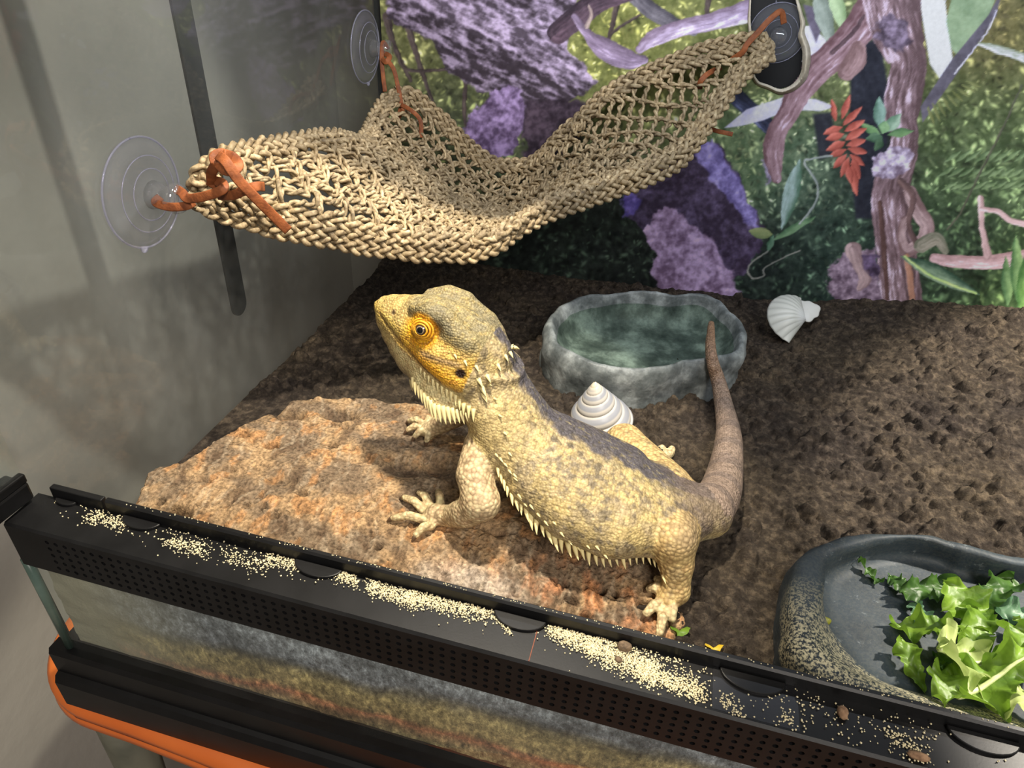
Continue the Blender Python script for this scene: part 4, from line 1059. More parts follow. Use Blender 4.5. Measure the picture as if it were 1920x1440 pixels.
# ------------------------------------------------------------------ sand grains, crumbs, scraps
def octa(c, r, j):
    d = np.array([(1, 0, 0), (-1, 0, 0), (0, 1, 0), (0, -1, 0), (0, 0, 1), (0, 0, -1)], float)
    return c[:, None] + d[None] * r[:, None, None] * j
OF = np.array([(0, 2, 4), (2, 1, 4), (1, 3, 4), (3, 0, 4), (2, 0, 5), (1, 2, 5), (3, 1, 5), (0, 3, 5)])
gr_ = np.random.default_rng(44); pts = []
def scat(x0, y0, x1, y1, sp, n_, zz=0.0):
    t = gr_.random(n_); off = gr_.normal(size=n_) * sp
    for a, o_ in zip(t, off):
        x = x0 + (x1 - x0) * a + gr_.normal() * sp * 0.5; y = y0 + (y1 - y0) * a + o_
        p_ = onz(x, y, zz)
        if FY + 0.0014 < p_[1] < -0.0008 and p_[0] > 0.004: pts.append(p_)
for a in ((160, 968, 240, 985, 8, 260), (230, 975, 290, 990, 6, 60), (310, 1015, 390, 1035, 9, 260), (420, 1045, 500, 1062, 10, 180), (500, 1050, 560, 1058, 8, 260), (545, 1048, 640, 1072, 5, 520), (625, 1072, 670, 1088, 9, 320), (690, 1098, 780, 1128, 9, 650), (760, 1118, 920, 1152, 10, 1100),
          (925, 1142, 1015, 1166, 5, 480), (925, 1155, 960, 1190, 4, 80), (1030, 1178, 1120, 1215, 10, 900), (1100, 1205, 1230, 1262, 16, 1700), (1200, 1255, 1320, 1305, 11, 800), (1210, 1225, 1330, 1290, 20, 220), (1350, 1310, 1390, 1340, 9, 90), (1400, 1300, 1760, 1400, 26, 200), (1460, 1335, 1490, 1360, 8, 40), (1660, 1375, 1740, 1425, 10, 130),
          (140, 950, 700, 1100, 14, 170), (100, 935, 1900, 1400, 20, 420)): scat(*a)
c = np.array(pts); r = 0.00026 + 0.00030 * gr_.random(len(c)); c[:, 2] += r * 0.75 + 0.0006 * gr_.random(len(c)) * (gr_.random(len(c)) < 0.25)
# some grains lie on the door frame and the lip
ex = []
for k in range(150):
    a = gr_.uniform(0.003, 0.07); q_ = d0 + dd * a + dn * gr_.normal(0.0, 0.0012); ex.append((q_[0], q_[1], 0.0133))
for k in range(160): ex.append((gr_.uniform(0.05, 0.45), gr_.uniform(0.0006, 0.0022), 0.0074))
c = np.vstack([c, ex]); r = np.concatenate([r, np.full(len(ex), 0.00036)])
V = octa(c, r, gr_.uniform(0.7, 1.3, (len(c), 6, 1))).reshape(-1, 3); F = (OF[None] + 6 * np.arange(len(c))[:, None, None]).reshape(-1, 3)
o = mesh_obj('sand_grains', V, F, pmat('sand', L3(206, 192, 150), L3(236, 226, 192), 2500, 0.8, 0), None, True)
tag(o, 'pale yellow sand grains spilled along the black vent strip', 'sand', kind='stuff')
def lump(name, p, size, mat, label, cat, seed, flat=0.6, group=None):
    n_ = 14; u = np.linspace(0, 2 * np.pi, n_, endpoint=False)[:, None]; w_ = np.linspace(0.02, np.pi - 0.02, 9)[None]
    d = np.stack([np.cos(u) * np.sin(w_), np.sin(u) * np.sin(w_), np.cos(w_) + 0 * u], -1)
    rr2 = 1 + 0.45 * fbm(d[..., 0] * 1.7 + seed, d[..., 1] * 1.7, d[..., 2] * 1.7, 3)
    P = np.asarray(p) + d * rr2[..., None] * np.array(size)
    return tag(mesh_obj(name, P.reshape(-1, 3), gridf(n_, 9, True), mat), label, cat, group)
M['clod'] = pmat('clod', L3(84, 70, 56), L3(126, 106, 84), 400, 0.95, 0.6, 900)
M['chip'] = pmat('wood_chip', L3(112, 84, 62), L3(160, 128, 98), 300, 0.9, 0.4, 900)
for (x, y, s_, mt, nm, lab, ct) in ((1172, 1206, (.0030, .0024, .0022), 'clod', 'soil_clod', 'dark soil clod lying against the lip of the vent strip', 'clod'), (1160, 1236, (.0016, .0015, .0012), 'clod', 'soil_clod', 'smaller dark soil crumb half buried in spilled sand', 'clod'),
                                (1580, 1336, (.0022, .0028, .0018), 'chip', 'wood_chip', 'reddish wood chip on the strip beside clear sticker', 'chip'), (1722, 1418, (.0040, .0018, .0016), 'chip', 'wood_chip', 'long pale wood chip among scattered grains on strip', 'chip')):
    p = onz(x, y, 0.0012); lump(nm, (p[0], min(p[1], -0.003), s_[2] * 0.8), s_, M[mt], lab, ct, x)
for (x, y, L_, mt, lab, nm, cat) in ((1275, 1184, .0075, LM['b'], 'small bright green leaf scrap on soil beside hind foot', 'leaf_scrap', 'leaf'), (1338, 1216, .0065, leafmat('petal', L3(226, 186, 40), L3(246, 214, 80)), 'yellow petal scrap on the soil near the strip', 'petal', 'petal'),
                             (1545, 1165, .0050, leafmat('pellet_green', L3(120, 124, 40), L3(160, 160, 60)), 'olive food pellet at the foot of the dish slope', 'food_pellet', 'pellet')):
    z0 = float(z_soil(*onz(x, y, -0.042)[:2])) + 0.003 if 'dish' not in lab else FZ + 0.0015
    p = onz(x, y, z0); n_ = 18; a = np.linspace(0, 2 * np.pi, n_, endpoint=False)[:, None]; rv = np.linspace(0, 1, 5)[None]
    R_ = L_ * (0.62 + 0.25 * np.sin(a * 3 + x) + 0.15 * np.sin(a * 5 + y))
    if nm == 'food_pellet': lump(nm, p + np.array([0, 0, 0.0008]), (.0034, .0022, .0018), mt, lab, cat, 3.0); continue
    P = np.stack([p[0] + R_ * rv * np.cos(a), p[1] + 0.7 * R_ * rv * np.sin(a), p[2] + 0.0015 * rv ** 2 * np.sin(a * 2 + 1)], -1)
    o = mesh_obj(nm, P.reshape(-1, 3), gridf(n_, 5, True), mt); tag(o, lab, cat)

# ------------------------------------------------------------------ woven seagrass hammock
m, nt, b = newmat('seagrass')
v = coords(nt); oi = N(nt, 'ShaderNodeObjectInfo')
c = ramp(nt, noise(nt, v, 330, 4, 0.6), [(0.28, L3(92, 78, 58)), (0.5, L3(156, 140, 112)), (0.75, L3(196, 184, 156))])
g = ramp(nt, noise(nt, v, 30, 3), [(0.35, (0.78, 0.77, 0.76)), (0.65, (1.06, 1.03, 0.98))])
c = mixc(nt, 1.0, c, g, 'MULTIPLY')
rv_ = ramp(nt, oi.outputs['Random'], [(0.0, (0.86, 0.84, 0.80)), (1.0, (1.05, 1.03, 1.0))])
fib = N(nt, 'ShaderNodeAttribute', attribute_name='Col')
nt.links.new(mixc(nt, 1.0, mixc(nt, 1.0, c, rv_, 'MULTIPLY'), fib.outputs['Color'], 'MULTIPLY'), b.inputs['Base Color'])
b.inputs['Roughness'].default_value = 0.62; b.inputs['Specular IOR Level'].default_value = 0.35
bump(nt, b, noise(nt, v, 1400, 3), 0.4, 0.0005)
M['grass'] = m
FR = [(365, 384, .125), (400, 404, .132), (450, 424, .14), (560, 448, .16), (700, 474, .19), (830, 486, .215), (890, 482, .228), (935, 466, .24), (1000, 422, .268), (1100, 385, .30), (1200, 350, .33), (1280, 308, .36), (1335, 230, .385), (1395, 152, .41), (1444, 112, .428)]
BK = [(745, 170, .402), (775, 172, .410), (810, 196, .416), (850, 235, .42), (900, 282, .424), (945, 304, .425), (1000, 298, .425), (1050, 250, .428), (1100, 204, .43), (1150, 160, .43), (1250, 112, .43), (1350, 76, .43), (1432, 66, .430)]
LF = [(365, 384, .125), (362, 330, .126), (385, 298, .132), (430, 278, .15), (520, 262, .19), (600, 252, .235), (650, 256, .27), (672, 262, .31), (688, 232, .35), (712, 192, .385), (745, 170, .402)]
RT = [(1444, 112, .428), (1446, 88, .430), (1432, 66, .430)]
def curve3(c_, n_): return spline(np.array([ony(x, y, Y) for x, y, Y in c_]), n_)
NU, NV = 241, 121
Fc, Bc, Lc, Rc = curve3(FR, NU), curve3(BK, NU), curve3(LF, NV), curve3(RT, NV)
# slow the front rim near the left so that columns stay square to it
uu = np.linspace(0, 1, NU)[:, None, None]; vv = np.linspace(0, 1, NV)[None, :, None]
S = (1 - vv) * Fc[:, None] + vv * Bc[:, None] + (1 - uu) * Lc[None] + uu * Rc[None] - ((1 - uu) * (1 - vv) * Fc[0] + uu * (1 - vv) * Fc[-1] + (1 - uu) * vv * Bc[0] + uu * vv * Bc[-1])
sag = (16 * uu * (1 - uu) * vv * (1 - vv))[..., 0]
S[..., 2] -= 0.010 * sag * (1 - 0.6 * uu[..., 0])
Su = np.gradient(S, axis=0); Sv = np.gradient(S, axis=1)
Nn = np.cross(Su, Sv); Nn /= np.linalg.norm(Nn, axis=-1)[..., None] + 1e-12
Nn = np.where(Nn[..., 2:3] < 0, -Nn, Nn)


def sampl(A, u, v):
    x = np.clip(u, 0, 1) * (NU - 1); y = np.clip(v, 0, 1) * (NV - 1)
    i = np.minimum(x.astype(int), NU - 2); j = np.minimum(y.astype(int), NV - 2); fx = (x - i)[:, None]; fy = (y - j)[:, None]
    return A[i, j] * (1 - fx) * (1 - fy) + A[i + 1, j] * fx * (1 - fy) + A[i, j + 1] * (1 - fx) * fy + A[i + 1, j + 1] * fx * fy


def resamp(u, v, step):
    P = sampl(S, u, v); s_ = np.concatenate([[0], np.cumsum(np.linalg.norm(np.diff(P, axis=0), axis=1))])
    n_ = max(6, int(s_[-1] / step)); q = np.linspace(0, s_[-1], n_)
    return np.interp(q, s_, u), np.interp(q, s_, v), q


ham = thing('woven_hammock', 'three-cornered woven seagrass hammock hung from suction cups', 'hammock')
hr = np.random.default_rng(9)


def rope(u, v, name, kind, r, amp, pitch, wob=0.0, wpitch=0.016, lift=0.0, ph=0.0):
    u, v, q = resamp(u, v, 0.0011)
    P = sampl(S, u, v); n_ = sampl(Nn, u, v); n_ /= np.linalg.norm(n_, axis=1)[:, None]
    t = np.gradient(P, axis=0); t /= np.linalg.norm(t, axis=1)[:, None] + 1e-12
    bn = np.cross(n_, t)
    jit = 0.0024 * np.stack([pn(q * 55 + 31 * ph, 1.0 + k) for k in range(3)], 1)
    zz = 2 / np.pi * np.arcsin(np.sin(2 * np.pi * q / wpitch + ph))
    P = P + n_ * lift + jit + bn * (wob * zz)[:, None] + n_ * (0.25 * wob * np.cos(4 * np.pi * q / wpitch))[:, None]
    A = []; B = []; CC = []; off = 0
    ks = 3 if kind == 'plait' else 2
    for k in range(ks):
        a = 2 * np.pi * q / pitch + 2 * np.pi * k / ks + ph
        if kind == 'plait': Q = P + bn * (amp * np.sin(a))[:, None] + n_ * (amp * 0.62 * np.sin(2 * a))[:, None]
        else: Q = P + bn * (amp * np.sin(a))[:, None] + n_ * (amp * np.cos(a))[:, None]
        rr_ = r * (1 + 0.35 * pn(q * 90, 5.0 + k, ph))
        vv_, ff_ = tube_a(Q, rr_, 8)
        jj = np.arange(8)[None]; qq = q[:, None]
        st = pn(jj * 0.83 + 7 * k + ph, qq * 70 + jj * 0.3, 3.0) * 1.1 + pn(jj * 2.1 + ph, qq * 330, 9.0) * 0.5 + 0.5 * pn(qq * 26 + ph * 9 + 5 * k, 0 * jj + 0.5, 1.0)
        CC.append(np.clip(1.0 + 0.75 * st, 0.35, 1.5).ravel())
        A.append(vv_); B.append(ff_ + off); off += len(vv_)
    return mesh_obj(name, np.vstack(A), np.vstack(B), M['grass'], ham, True, np.concatenate(CC)[:, None] * np.array([1.0, 0.99, 0.97]))


L01 = np.linspace(0, 1, 400)
wid = np.linalg.norm(Su, axis=-1) * (NU - 1); hei = np.linalg.norm(Sv, axis=-1) * (NV - 1)
def inset(edge, d):
    """parameter line that runs d metres inside an edge"""
    if edge == 'front': return L01, np.minimum(d / np.interp(L01, np.linspace(0, 1, NU), hei.mean(1)), 0.4)
    if edge == 'back': return L01, 1 - np.minimum(d / np.interp(L01, np.linspace(0, 1, NU), hei.mean(1)), 0.4)
    if edge == 'left': return np.minimum(d / np.interp(L01, np.linspace(0, 1, NV), wid[:60].mean(0)), 0.4), L01
    return 1 - np.minimum(d / 0.35, 0.4) + 0 * L01, L01
for ed, ds in (('front', (0.002, 0.0095, 0.017)), ('back', (0.002, 0.0095)), ('left', (0.002, 0.0095)), ('right', (0.002, 0.009))):
    for k, d in enumerate(ds):
        u, v = inset(ed, d); rope(u, v, 'border_braid', 'plait', 0.00175, 0.0031, 0.0235 + 0.0015 * k, lift=0.0012 - 0.0006 * k, ph=hr.uniform(0, 6))
ncol = 46
for i in range(ncol):                              # wavy cross strands
    u0 = 0.030 + 0.945 * (i + 0.5) / ncol
    hgt = float(np.interp(u0, np.linspace(0, 1, NU), hei.mean(1)))
    v = np.linspace(0.012 / hgt, 1 - 0.008 / hgt, 200)
    spc = float(np.interp(u0, np.linspace(0, 1, NU), wid.mean(1))) * 0.945 / ncol
    rope(np.full_like(v, u0) + 0.004 * pn(v * 6, i * 1.7), v, 'cross_strand', 'twist', 0.00122, 0.00125, 0.0110 + 0.002 * hr.normal(), wob=spc * 0.55 * hr.uniform(0.75, 1.2), wpitch=0.022, ph=(i % 2) * math.pi + hr.normal() * 0.35, lift=0.0008 * hr.normal())
nrow = 14
for j in range(nrow):                              # long strands
    v0 = 0.10 + 0.82 * (j + 0.5) / nrow
    ue = (0.62, 0.50, 0.66, 0.46, 0.58, 0.70, 0.48, 0.64, 0.52, 0.60, 0.66, 0.56, 0.50, 0.62)[j]
    u = np.linspace(0.02, ue, 300)
    rope(u, np.full_like(u, v0) + 0.02 * pn(u * 9, j * 2.3), 'long_strand', 'twist', 0.0012, 0.00125, 0.0105, wob=0.0034, wpitch=0.019, ph=hr.uniform(0, 6), lift=-0.0012)

# ------------------------------------------------------------------ suction cups
def clear_pvc(name, tint, spec=1.5, milk=0.05):
    m = bpy.data.materials.new(name); m.use_nodes = True; nt = m.node_tree; nt.nodes.clear()
    out = N(nt, 'ShaderNodeOutputMaterial'); tr = N(nt, 'ShaderNodeBsdfTransparent', _Color=tint); gl = N(nt, 'ShaderNodeBsdfGlossy', _Roughness=0.08); fr = front_fresnel(nt, spec); mx = N(nt, 'ShaderNodeMixShader')
    v = coords(nt); bp = N(nt, 'ShaderNodeBump', _Strength=0.1, _Distance=0.001); nt.links.new(noise(nt, v, 200, 2), bp.inputs['Height']); nt.links.new(bp.outputs[0], gl.inputs['Normal'])
    nt.links.new(fr, mx.inputs[0]); nt.links.new(tr.outputs[0], mx.inputs[1]); nt.links.new(gl.outputs[0], mx.inputs[2]); df = N(nt, 'ShaderNodeBsdfDiffuse', _Color=(0.82, 0.82, 0.88, 1)); m2 = N(nt, 'ShaderNodeMixShader', _Fac=milk)
    nt.links.new(mx.outputs[0], m2.inputs[1]); nt.links.new(df.outputs[0], m2.inputs[2]); nt.links.new(m2.outputs[0], out.inputs[0])
    return m
M['pvc'] = clear_pvc('clear_pvc', (0.94, 0.945, 0.96, 1), 1.9); M['pvc_rim'] = clear_pvc('violet_rim', (0.84, 0.84, 0.96, 1), 2.2, 0.16); M['pvc_knob'] = clear_pvc('clear_knob', (0.86, 0.86, 0.86, 1), 2.1)
def cup(loc, axis, s_, label, tabdir):
    rt = thing('suction_cup', label, 'suction cup', group='suction cups of the hammock')
    ax = np.array(axis, float); e1 = np.array([0, 0, 1.0]); e2 = np.cross(ax, e1)
    def put(P): P = np.asarray(P) * s_; return np.asarray(loc) + P[:, :1] * e1 + P[:, 1:2] * e2 + P[:, 2:] * ax
    V, F = lathe([(0.0010, 0.0075), (0.0080, 0.0068), (0.0138, 0.0058), (0.0140, 0.0062), (0.0205, 0.0042), (0.0207, 0.0046), (0.0260, 0.0026), (0.0300, 0.0006), (0.0296, 0.0002), (0.0240, 0.0012), (0.0120, 0.0030), (0.0010, 0.0036)], 64)
    mesh_obj('cup_disc', put(V), F, M['pvc'], rt)
    V, F = lathe([(0.0001, 0.0072), (0.0078, 0.0070), (0.0070, 0.0105), (0.0054, 0.0140), (0.0056, 0.0160), (0.0078, 0.0185), (0.0084, 0.0215), (0.0074, 0.0245), (0.0001, 0.0252)], 32)
    mesh_obj('knob', put(V), F, M['pvc_knob'], rt)
    a = np.linspace(0, 2 * np.pi, 97); ring = np.stack([0.0298 * np.cos(a), 0.0298 * np.sin(a), 0 * a + 0.0008], 1)
    V, F = tube(put(ring), 0.0006 * s_, 6); mesh_obj('rim', V, F, M['pvc_rim'], rt)
    for rr_ in (0.0206, 0.0139):
        ring = np.stack([rr_ * np.cos(a), rr_ * np.sin(a), 0 * a + (0.0046 if rr_ > 0.02 else 0.0062)], 1)
        V, F = tube(put(ring), 0.00035 * s_, 5); mesh_obj('step_ring', V, F, M['pvc_rim'], rt)
    tb = np.array([[math.cos(tabdir) * (0.029 + k * 0.0035), math.sin(tabdir) * (0.029 + k * 0.0035), 0.0014] for k in np.linspace(0, 1, 6)])
    V, F = tube(put(tb), np.array([0.0022, 0.0023, 0.0023, 0.0021, 0.0017, 0.0009]) * s_, 8, (1.0, 0.45)); mesh_obj('pull_tab', V, F, M['pvc_rim'], rt)
    return rt
cup((0.0004, 0.1205, 0.1165), (1, 0, 0), 1.0, 'large clear suction cup on left pane tied to near hammock corner', math.pi - 0.35)
cup((0.0004, 0.4165, 0.1440), (1, 0, 0), 0.96, 'clear violet-edged suction cup on left pane beside the poster edge', math.pi)
c3_ = ony(1458, 62, 0.4500); cup((c3_[0], 0.4500, c3_[2]), (0, -1, 0), 0.72, 'clear suction cup inside the torn hole of the poster', 0.3)

# ------------------------------------------------------------------ leather laces
M['lace'] = pmat('leather_lace', L3(104, 56, 30), L3(146, 84, 46), 160, 0.62, 0.3, 700, spec=0.3)
def lace(label, strips):
    rt = thing('leather_lace', label, 'lace', group='laces tying the hammock to the cups')
    for (name, pts_, w_) in strips:
        P = spline(np.array([ony(x, y, Y) for x, y, Y in pts_]), 12 * len(pts_))
        vd = CAM - P.mean(0)
        V, F = tube(P, w_, 12, (1.0, 0.36), vd / np.linalg.norm(vd))
        mesh_obj(name, V, F, M['lace'], rt)
lace('brown leather lace knotted round near hammock corner with long loose end', [
    ('loop', [(300, 370, .121), (292, 380, .116), (318, 388, .112), (348, 386, .113), (364, 378, .116)], .0023),
    ('loop', [(330, 354, .123), (342, 362, .116), (352, 372, .113), (384, 368, .112), (416, 356, .114), (418, 344, .118), (402, 340, .121), (394, 350, .120)], .0025),
    ('knot', [(398, 346, .121), (396, 326, .117), (404, 308, .114), (402, 294, .116), (416, 288, .119), (436, 294, .121)], .0026),
    ('knot', [(404, 300, .117), (420, 318, .113), (438, 320, .114), (447, 308, .118), (436, 294, .121), (420, 290, .116)], .0026),
    ('knot', [(410, 366, .121), (436, 366, .116), (456, 358, .115), (480, 350, .117), (494, 350, .124)], .0025),
    ('loose_end', [(410, 292, .115), (424, 304, .111), (446, 336, .111), (480, 372, .115), (512, 404, .121), (540, 432, .126)], .0027)])
lace('thin brown leather lace on the hammock corner beside poster edge', [
    ('loop', [(728, 92, .4165), (718, 80, .412), (716, 110, .406), (718, 140, .402), (722, 172, .399)], .0018),
    ('knot', [(714, 108, .407), (724, 116, .403), (730, 106, .407), (720, 100, .41)], .0022),
    ('loop', [(724, 110, .405), (738, 130, .402), (746, 162, .399), (752, 196, .396), (746, 222, .392), (756, 204, .391)], .0018),
    ('loose_end', [(752, 196, .393), (772, 208, .390), (788, 226, .390), (790, 258, .386)], .0018)])
lace('brown leather lace from torn poster hole through the high hammock corner', [
    ('loop', [(1470, 44, .430), (1464, 22, .428), (1444, 36, .424), (1420, 62, .421), (1400, 84, .419), (1392, 98, .419), (1366, 116, .424)], .0022),
    ('loop', [(1352, 126, .428), (1328, 138, .416), (1314, 152, .412), (1312, 166, .416)], .0021),
    ('loose_end', [(1326, 240, .400), (1346, 246, .396), (1374, 252, .395)], .0017)])

# ------------------------------------------------------------------ bearded dragon: one continuous skin from a blended distance field
hS = 0.00085
lo = np.array([0.118, 0.026, -0.062]); hi = np.array([0.372, 0.315, 0.112])
dim = np.ceil((hi - lo) / hS).astype(int)
DF = np.full(dim, 0.02, np.float32); ID = np.zeros(dim, np.uint8)


def region(P, r):
    a = np.clip(((P.min(0) - r - lo) / hS).astype(int), 0, dim - 1); b_ = np.clip(((P.max(0) + r - lo) / hS).astype(int) + 2, 1, dim)
    s_ = tuple(slice(i, j) for i, j in zip(a, b_))
    g = [lo[k] + hS * np.arange(a[k], b_[k], dtype=np.float32) for k in range(3)]
    return s_, g[0][:, None, None], g[1][None, :, None], g[2][None, None, :]


def merge(s_, d, k, ident):
    o_ = DF[s_]
    h_ = np.clip(0.5 + 0.5 * (o_ - d) / k, 0, 1)
    ID[s_] = np.where(d < o_, ident, ID[s_])
    DF[s_] = o_ * (1 - h_) + d * h_ - k * h_ * (1 - h_)


def seg_field(P, W, T, B, UP, X, Y, Z, shape=None):
    """elliptic tube through stations P with half-width W, height above T and below B, up vectors UP"""
    best = None
    for i in range(len(P) - 1):
        a, b_ = P[i], P[i + 1]; ab = b_ - a; L_ = np.linalg.norm(ab); f_ = ab / L_
        up = UP[i] - f_ * (UP[i] @ f_); up /= np.linalg.norm(up); sd_ = np.cross(f_, up)
        rx, ry, rz = X - a[0], Y - a[1], Z - a[2]
        ax_ = rx * f_[0] + ry * f_[1] + rz * f_[2]
        t = np.clip(ax_ / L_, 0, 1)
        ov = ax_ - t * L_
        s = rx * sd_[0] + ry * sd_[1] + rz * sd_[2]; u = rx * up[0] + ry * up[1] + rz * up[2]
        w = W[i] + (W[i + 1] - W[i]) * t; tp = T[i] + (T[i + 1] - T[i]) * t; bt = B[i] + (B[i + 1] - B[i]) * t
        h_ = np.where(u > 0, tp, bt)
        if shape is not None: w = w * shape(np.clip(u / h_, -1, 1) * np.sign(u) * np.sign(u), u / h_)
        mn = np.minimum(w, h_)
        q = (np.sqrt((s / w) ** 2 + (u / h_) ** 2 + (ov / mn) ** 2) - 1) * mn
        best = q if best is None else np.minimum(best, q)
    return best


def loft(P, W, T, B, ident, k=0.006, up=(0, 0, 1), shape=None):
    P = np.array(P, float); n_ = len(P); W = np.array(W, float); T = np.array(T, float); B = np.array(B, float)
    UP = np.broadcast_to(np.array(up, float), (n_, 3))
    s_, X, Y, Z = region(P, max(W.max(), T.max(), B.max()) + 0.012)
    merge(s_, seg_field(P, W, T, B, UP, X, Y, Z, shape).astype(np.float32), k, ident)


def chain(P, R, ident, k=0.004):
    """round cones along P"""
    P = np.array(P, float); R = np.array(R, float)
    s_, X, Y, Z = region(P, R.max() + 0.008)
    best = None
    for i in range(len(P) - 1):
        a = P[i]; ab = P[i + 1] - a; l2 = ab @ ab
        t = np.clip(((X - a[0]) * ab[0] + (Y - a[1]) * ab[1] + (Z - a[2]) * ab[2]) / l2, 0, 1)
        d = np.sqrt((X - a[0] - t * ab[0]) ** 2 + (Y - a[1] - t * ab[1]) ** 2 + (Z - a[2] - t * ab[2]) ** 2) - (R[i] + (R[i + 1] - R[i]) * t)
        best = d if best is None else np.minimum(best, d)
    merge(s_, best.astype(np.float32), k, ident)


def ball(c, r, ident, k=0.004, sc=(1, 1, 1), cut=False):
    c = np.array(c, float); s_, X, Y, Z = region(c[None], r * max(sc) + 0.01)
    d = (np.sqrt(((X - c[0]) / sc[0]) ** 2 + ((Y - c[1]) / sc[1]) ** 2 + ((Z - c[2]) / sc[2]) ** 2) - r) * min(sc)
    if cut:
        o_ = DF[s_]; h_ = np.clip(0.5 - 0.5 * (o_ + d) / k, 0, 1); DF[s_] = o_ * (1 - h_) + (-d) * h_ + k * h_ * (1 - h_)
    else: merge(s_, d.astype(np.float32), k, ident)


def field(p):
    q = (np.asarray(p) - lo) / hS; i = np.clip(q.astype(int), 0, dim - 2); f_ = q - i; s = 0
    for a in (0, 1):
        for b_ in (0, 1):
            for c_ in (0, 1): s += DF[i[0] + a, i[1] + b_, i[2] + c_] * (f_[0] if a else 1 - f_[0]) * (f_[1] if b_ else 1 - f_[1]) * (f_[2] if c_ else 1 - f_[2])
    return s


def surf(c, d):
    """walk from inside point c along d to the skin"""
    c = np.asarray(c, float); d = np.asarray(d, float); d = d / np.linalg.norm(d); t = 0.0
    for _ in range(400):
        if field(c + d * t) > -0.0002: break
        t += 0.0003
    return c + d * t


BODY, HEAD, TAIL, ARM, LEG, HAND = 1, 2, 3, 4, 5, 6
# trunk
TR = np.array([(0.2060, 0.1075, 0.0480), (0.2150, 0.1030, 0.0345), (0.2270, 0.0985, 0.0190), (0.2430, 0.0965, 0.0085), (0.2630, 0.0945, 0.0000), (0.2840, 0.0945, -0.0065), (0.3030, 0.0975, -0.0115), (0.3195, 0.1035, -0.0155), (0.3345, 0.1140, -0.0200)])
TW = np.array([.0215, .0230, .0265, .0335, .0400, .0405, .0315, .0205, .0145]); TT = np.array([.0125, .0165, .0195, .0225, .0235, .0225, .0195, .0165, .0130]); TB = np.array([.0180, .0200, .0225, .0235, .0225, .0205, .0185, .0165, .0130])
loft(TR, TW, TT, TB, BODY, 0.006)
# tail, over the soil and up on to the rim of the water bowl
TLp = [(0.3345, 0.1140, -0.0200)] + [tuple(onz(x, y, z)) for x, y, z in ((1348, 928, -0.0260), (1362, 870, -0.0320), (1366, 815, -0.0330), (1358, 765, -0.0330), (1347, 715, -0.0260), (1336, 680, -0.0130), (1332, 650, -0.0070), (1333, 620, -0.0060), (1334, 592, -0.0100))]
TL = spline(np.array(TLp), 34)
tr_ = np.interp(np.linspace(0, 1, 34), [0, .10, .22, .34, .46, .58, .70, .80, .90, 1.0], [.0140, .0128, .0112, .0096, .0078, .0062, .0046, .0036, .0027, .0012])
chain(TL, tr_, TAIL, 0.006)

# head
Oc = np.array([0.2060, 0.1105, 0.0590]); Sn = np.array([0.1440, 0.1160, 0.0765])
hf = Sn - Oc; HL = np.linalg.norm(hf); hf /= HL
hu = np.array([0.0, 0.10, 1.0]); hu -= hf * (hu @ hf); hu /= np.linalg.norm(hu); hl = np.cross(hu, hf)      # forward, up, left (towards the viewer)
def hp3(d, l, u): return Oc + hf * d + hl * l + hu * u
hs = np.array([-.002, .004, .011, .020, .030, .039, .046, .053, .059, HL])
hw = np.array([.0165, .0205, .0235, .0232, .0208, .0180, .0154, .0128, .0102, .0064]); ht = np.array([.0090, .0140, .0175, .0190, .0195, .0178, .0146, .0112, .0084, .0050]); hb = np.array([.0210, .0290, .0350, .0372, .0365, .0335, .0285, .0225, .0165, .0090])
loft([hp3(d, 0, 0) for d in hs], hw, ht, hb, HEAD, 0.005, hu, shape=lambda a, r: 1.0 - 0.26 * np.clip(r, 0, 1) - 0.10 * np.clip(-r, 0, 1) ** 2 * 0 )
for s in (1, -1):
    chain([hp3(.046, s * .0105, .0125), hp3(.037, s * .0125, .0160), hp3(.027, s * .0130, .0165), hp3(.019, s * .0145, .0125)], [.0030, .0052, .0056, .0040], HEAD, 0.004)      # brow
    chain([hp3(.020, s * .0140, .0115), hp3(.012, s * .0145, .0105), hp3(.006, s * .0135, .0075)], [.0050, .0058, .0045], HEAD, 0.006)                                                   # back of the skull
    ball(hp3(.0360, s * .0135, .0070), .0068, HEAD, 0.003)                                                                                                                       # orbit
    chain([hp3(.028, s * .0180, -.0060), hp3(.014, s * .0195, -.0085), hp3(.005, s * .0190, -.0090)], [.0045, .0066, .0055], HEAD, 0.005)                                       # jowl
    chain([hp3(.028, s * .0150, -.0235), hp3(.014, s * .0190, -.0255), hp3(.002, s * .0190, -.0215)], [.0040, .0062, .0055], HEAD, 0.005)                                      # beard edge
    ball(hp3(.0085, s * .0268, -.0030), .0032, HEAD, 0.0015, cut=True)                                                                                                          # ear opening
    ball(hp3(.0560, s * .0112, .0042), .0011, HEAD, 0.0008, cut=True)                                                                                                           # nostril
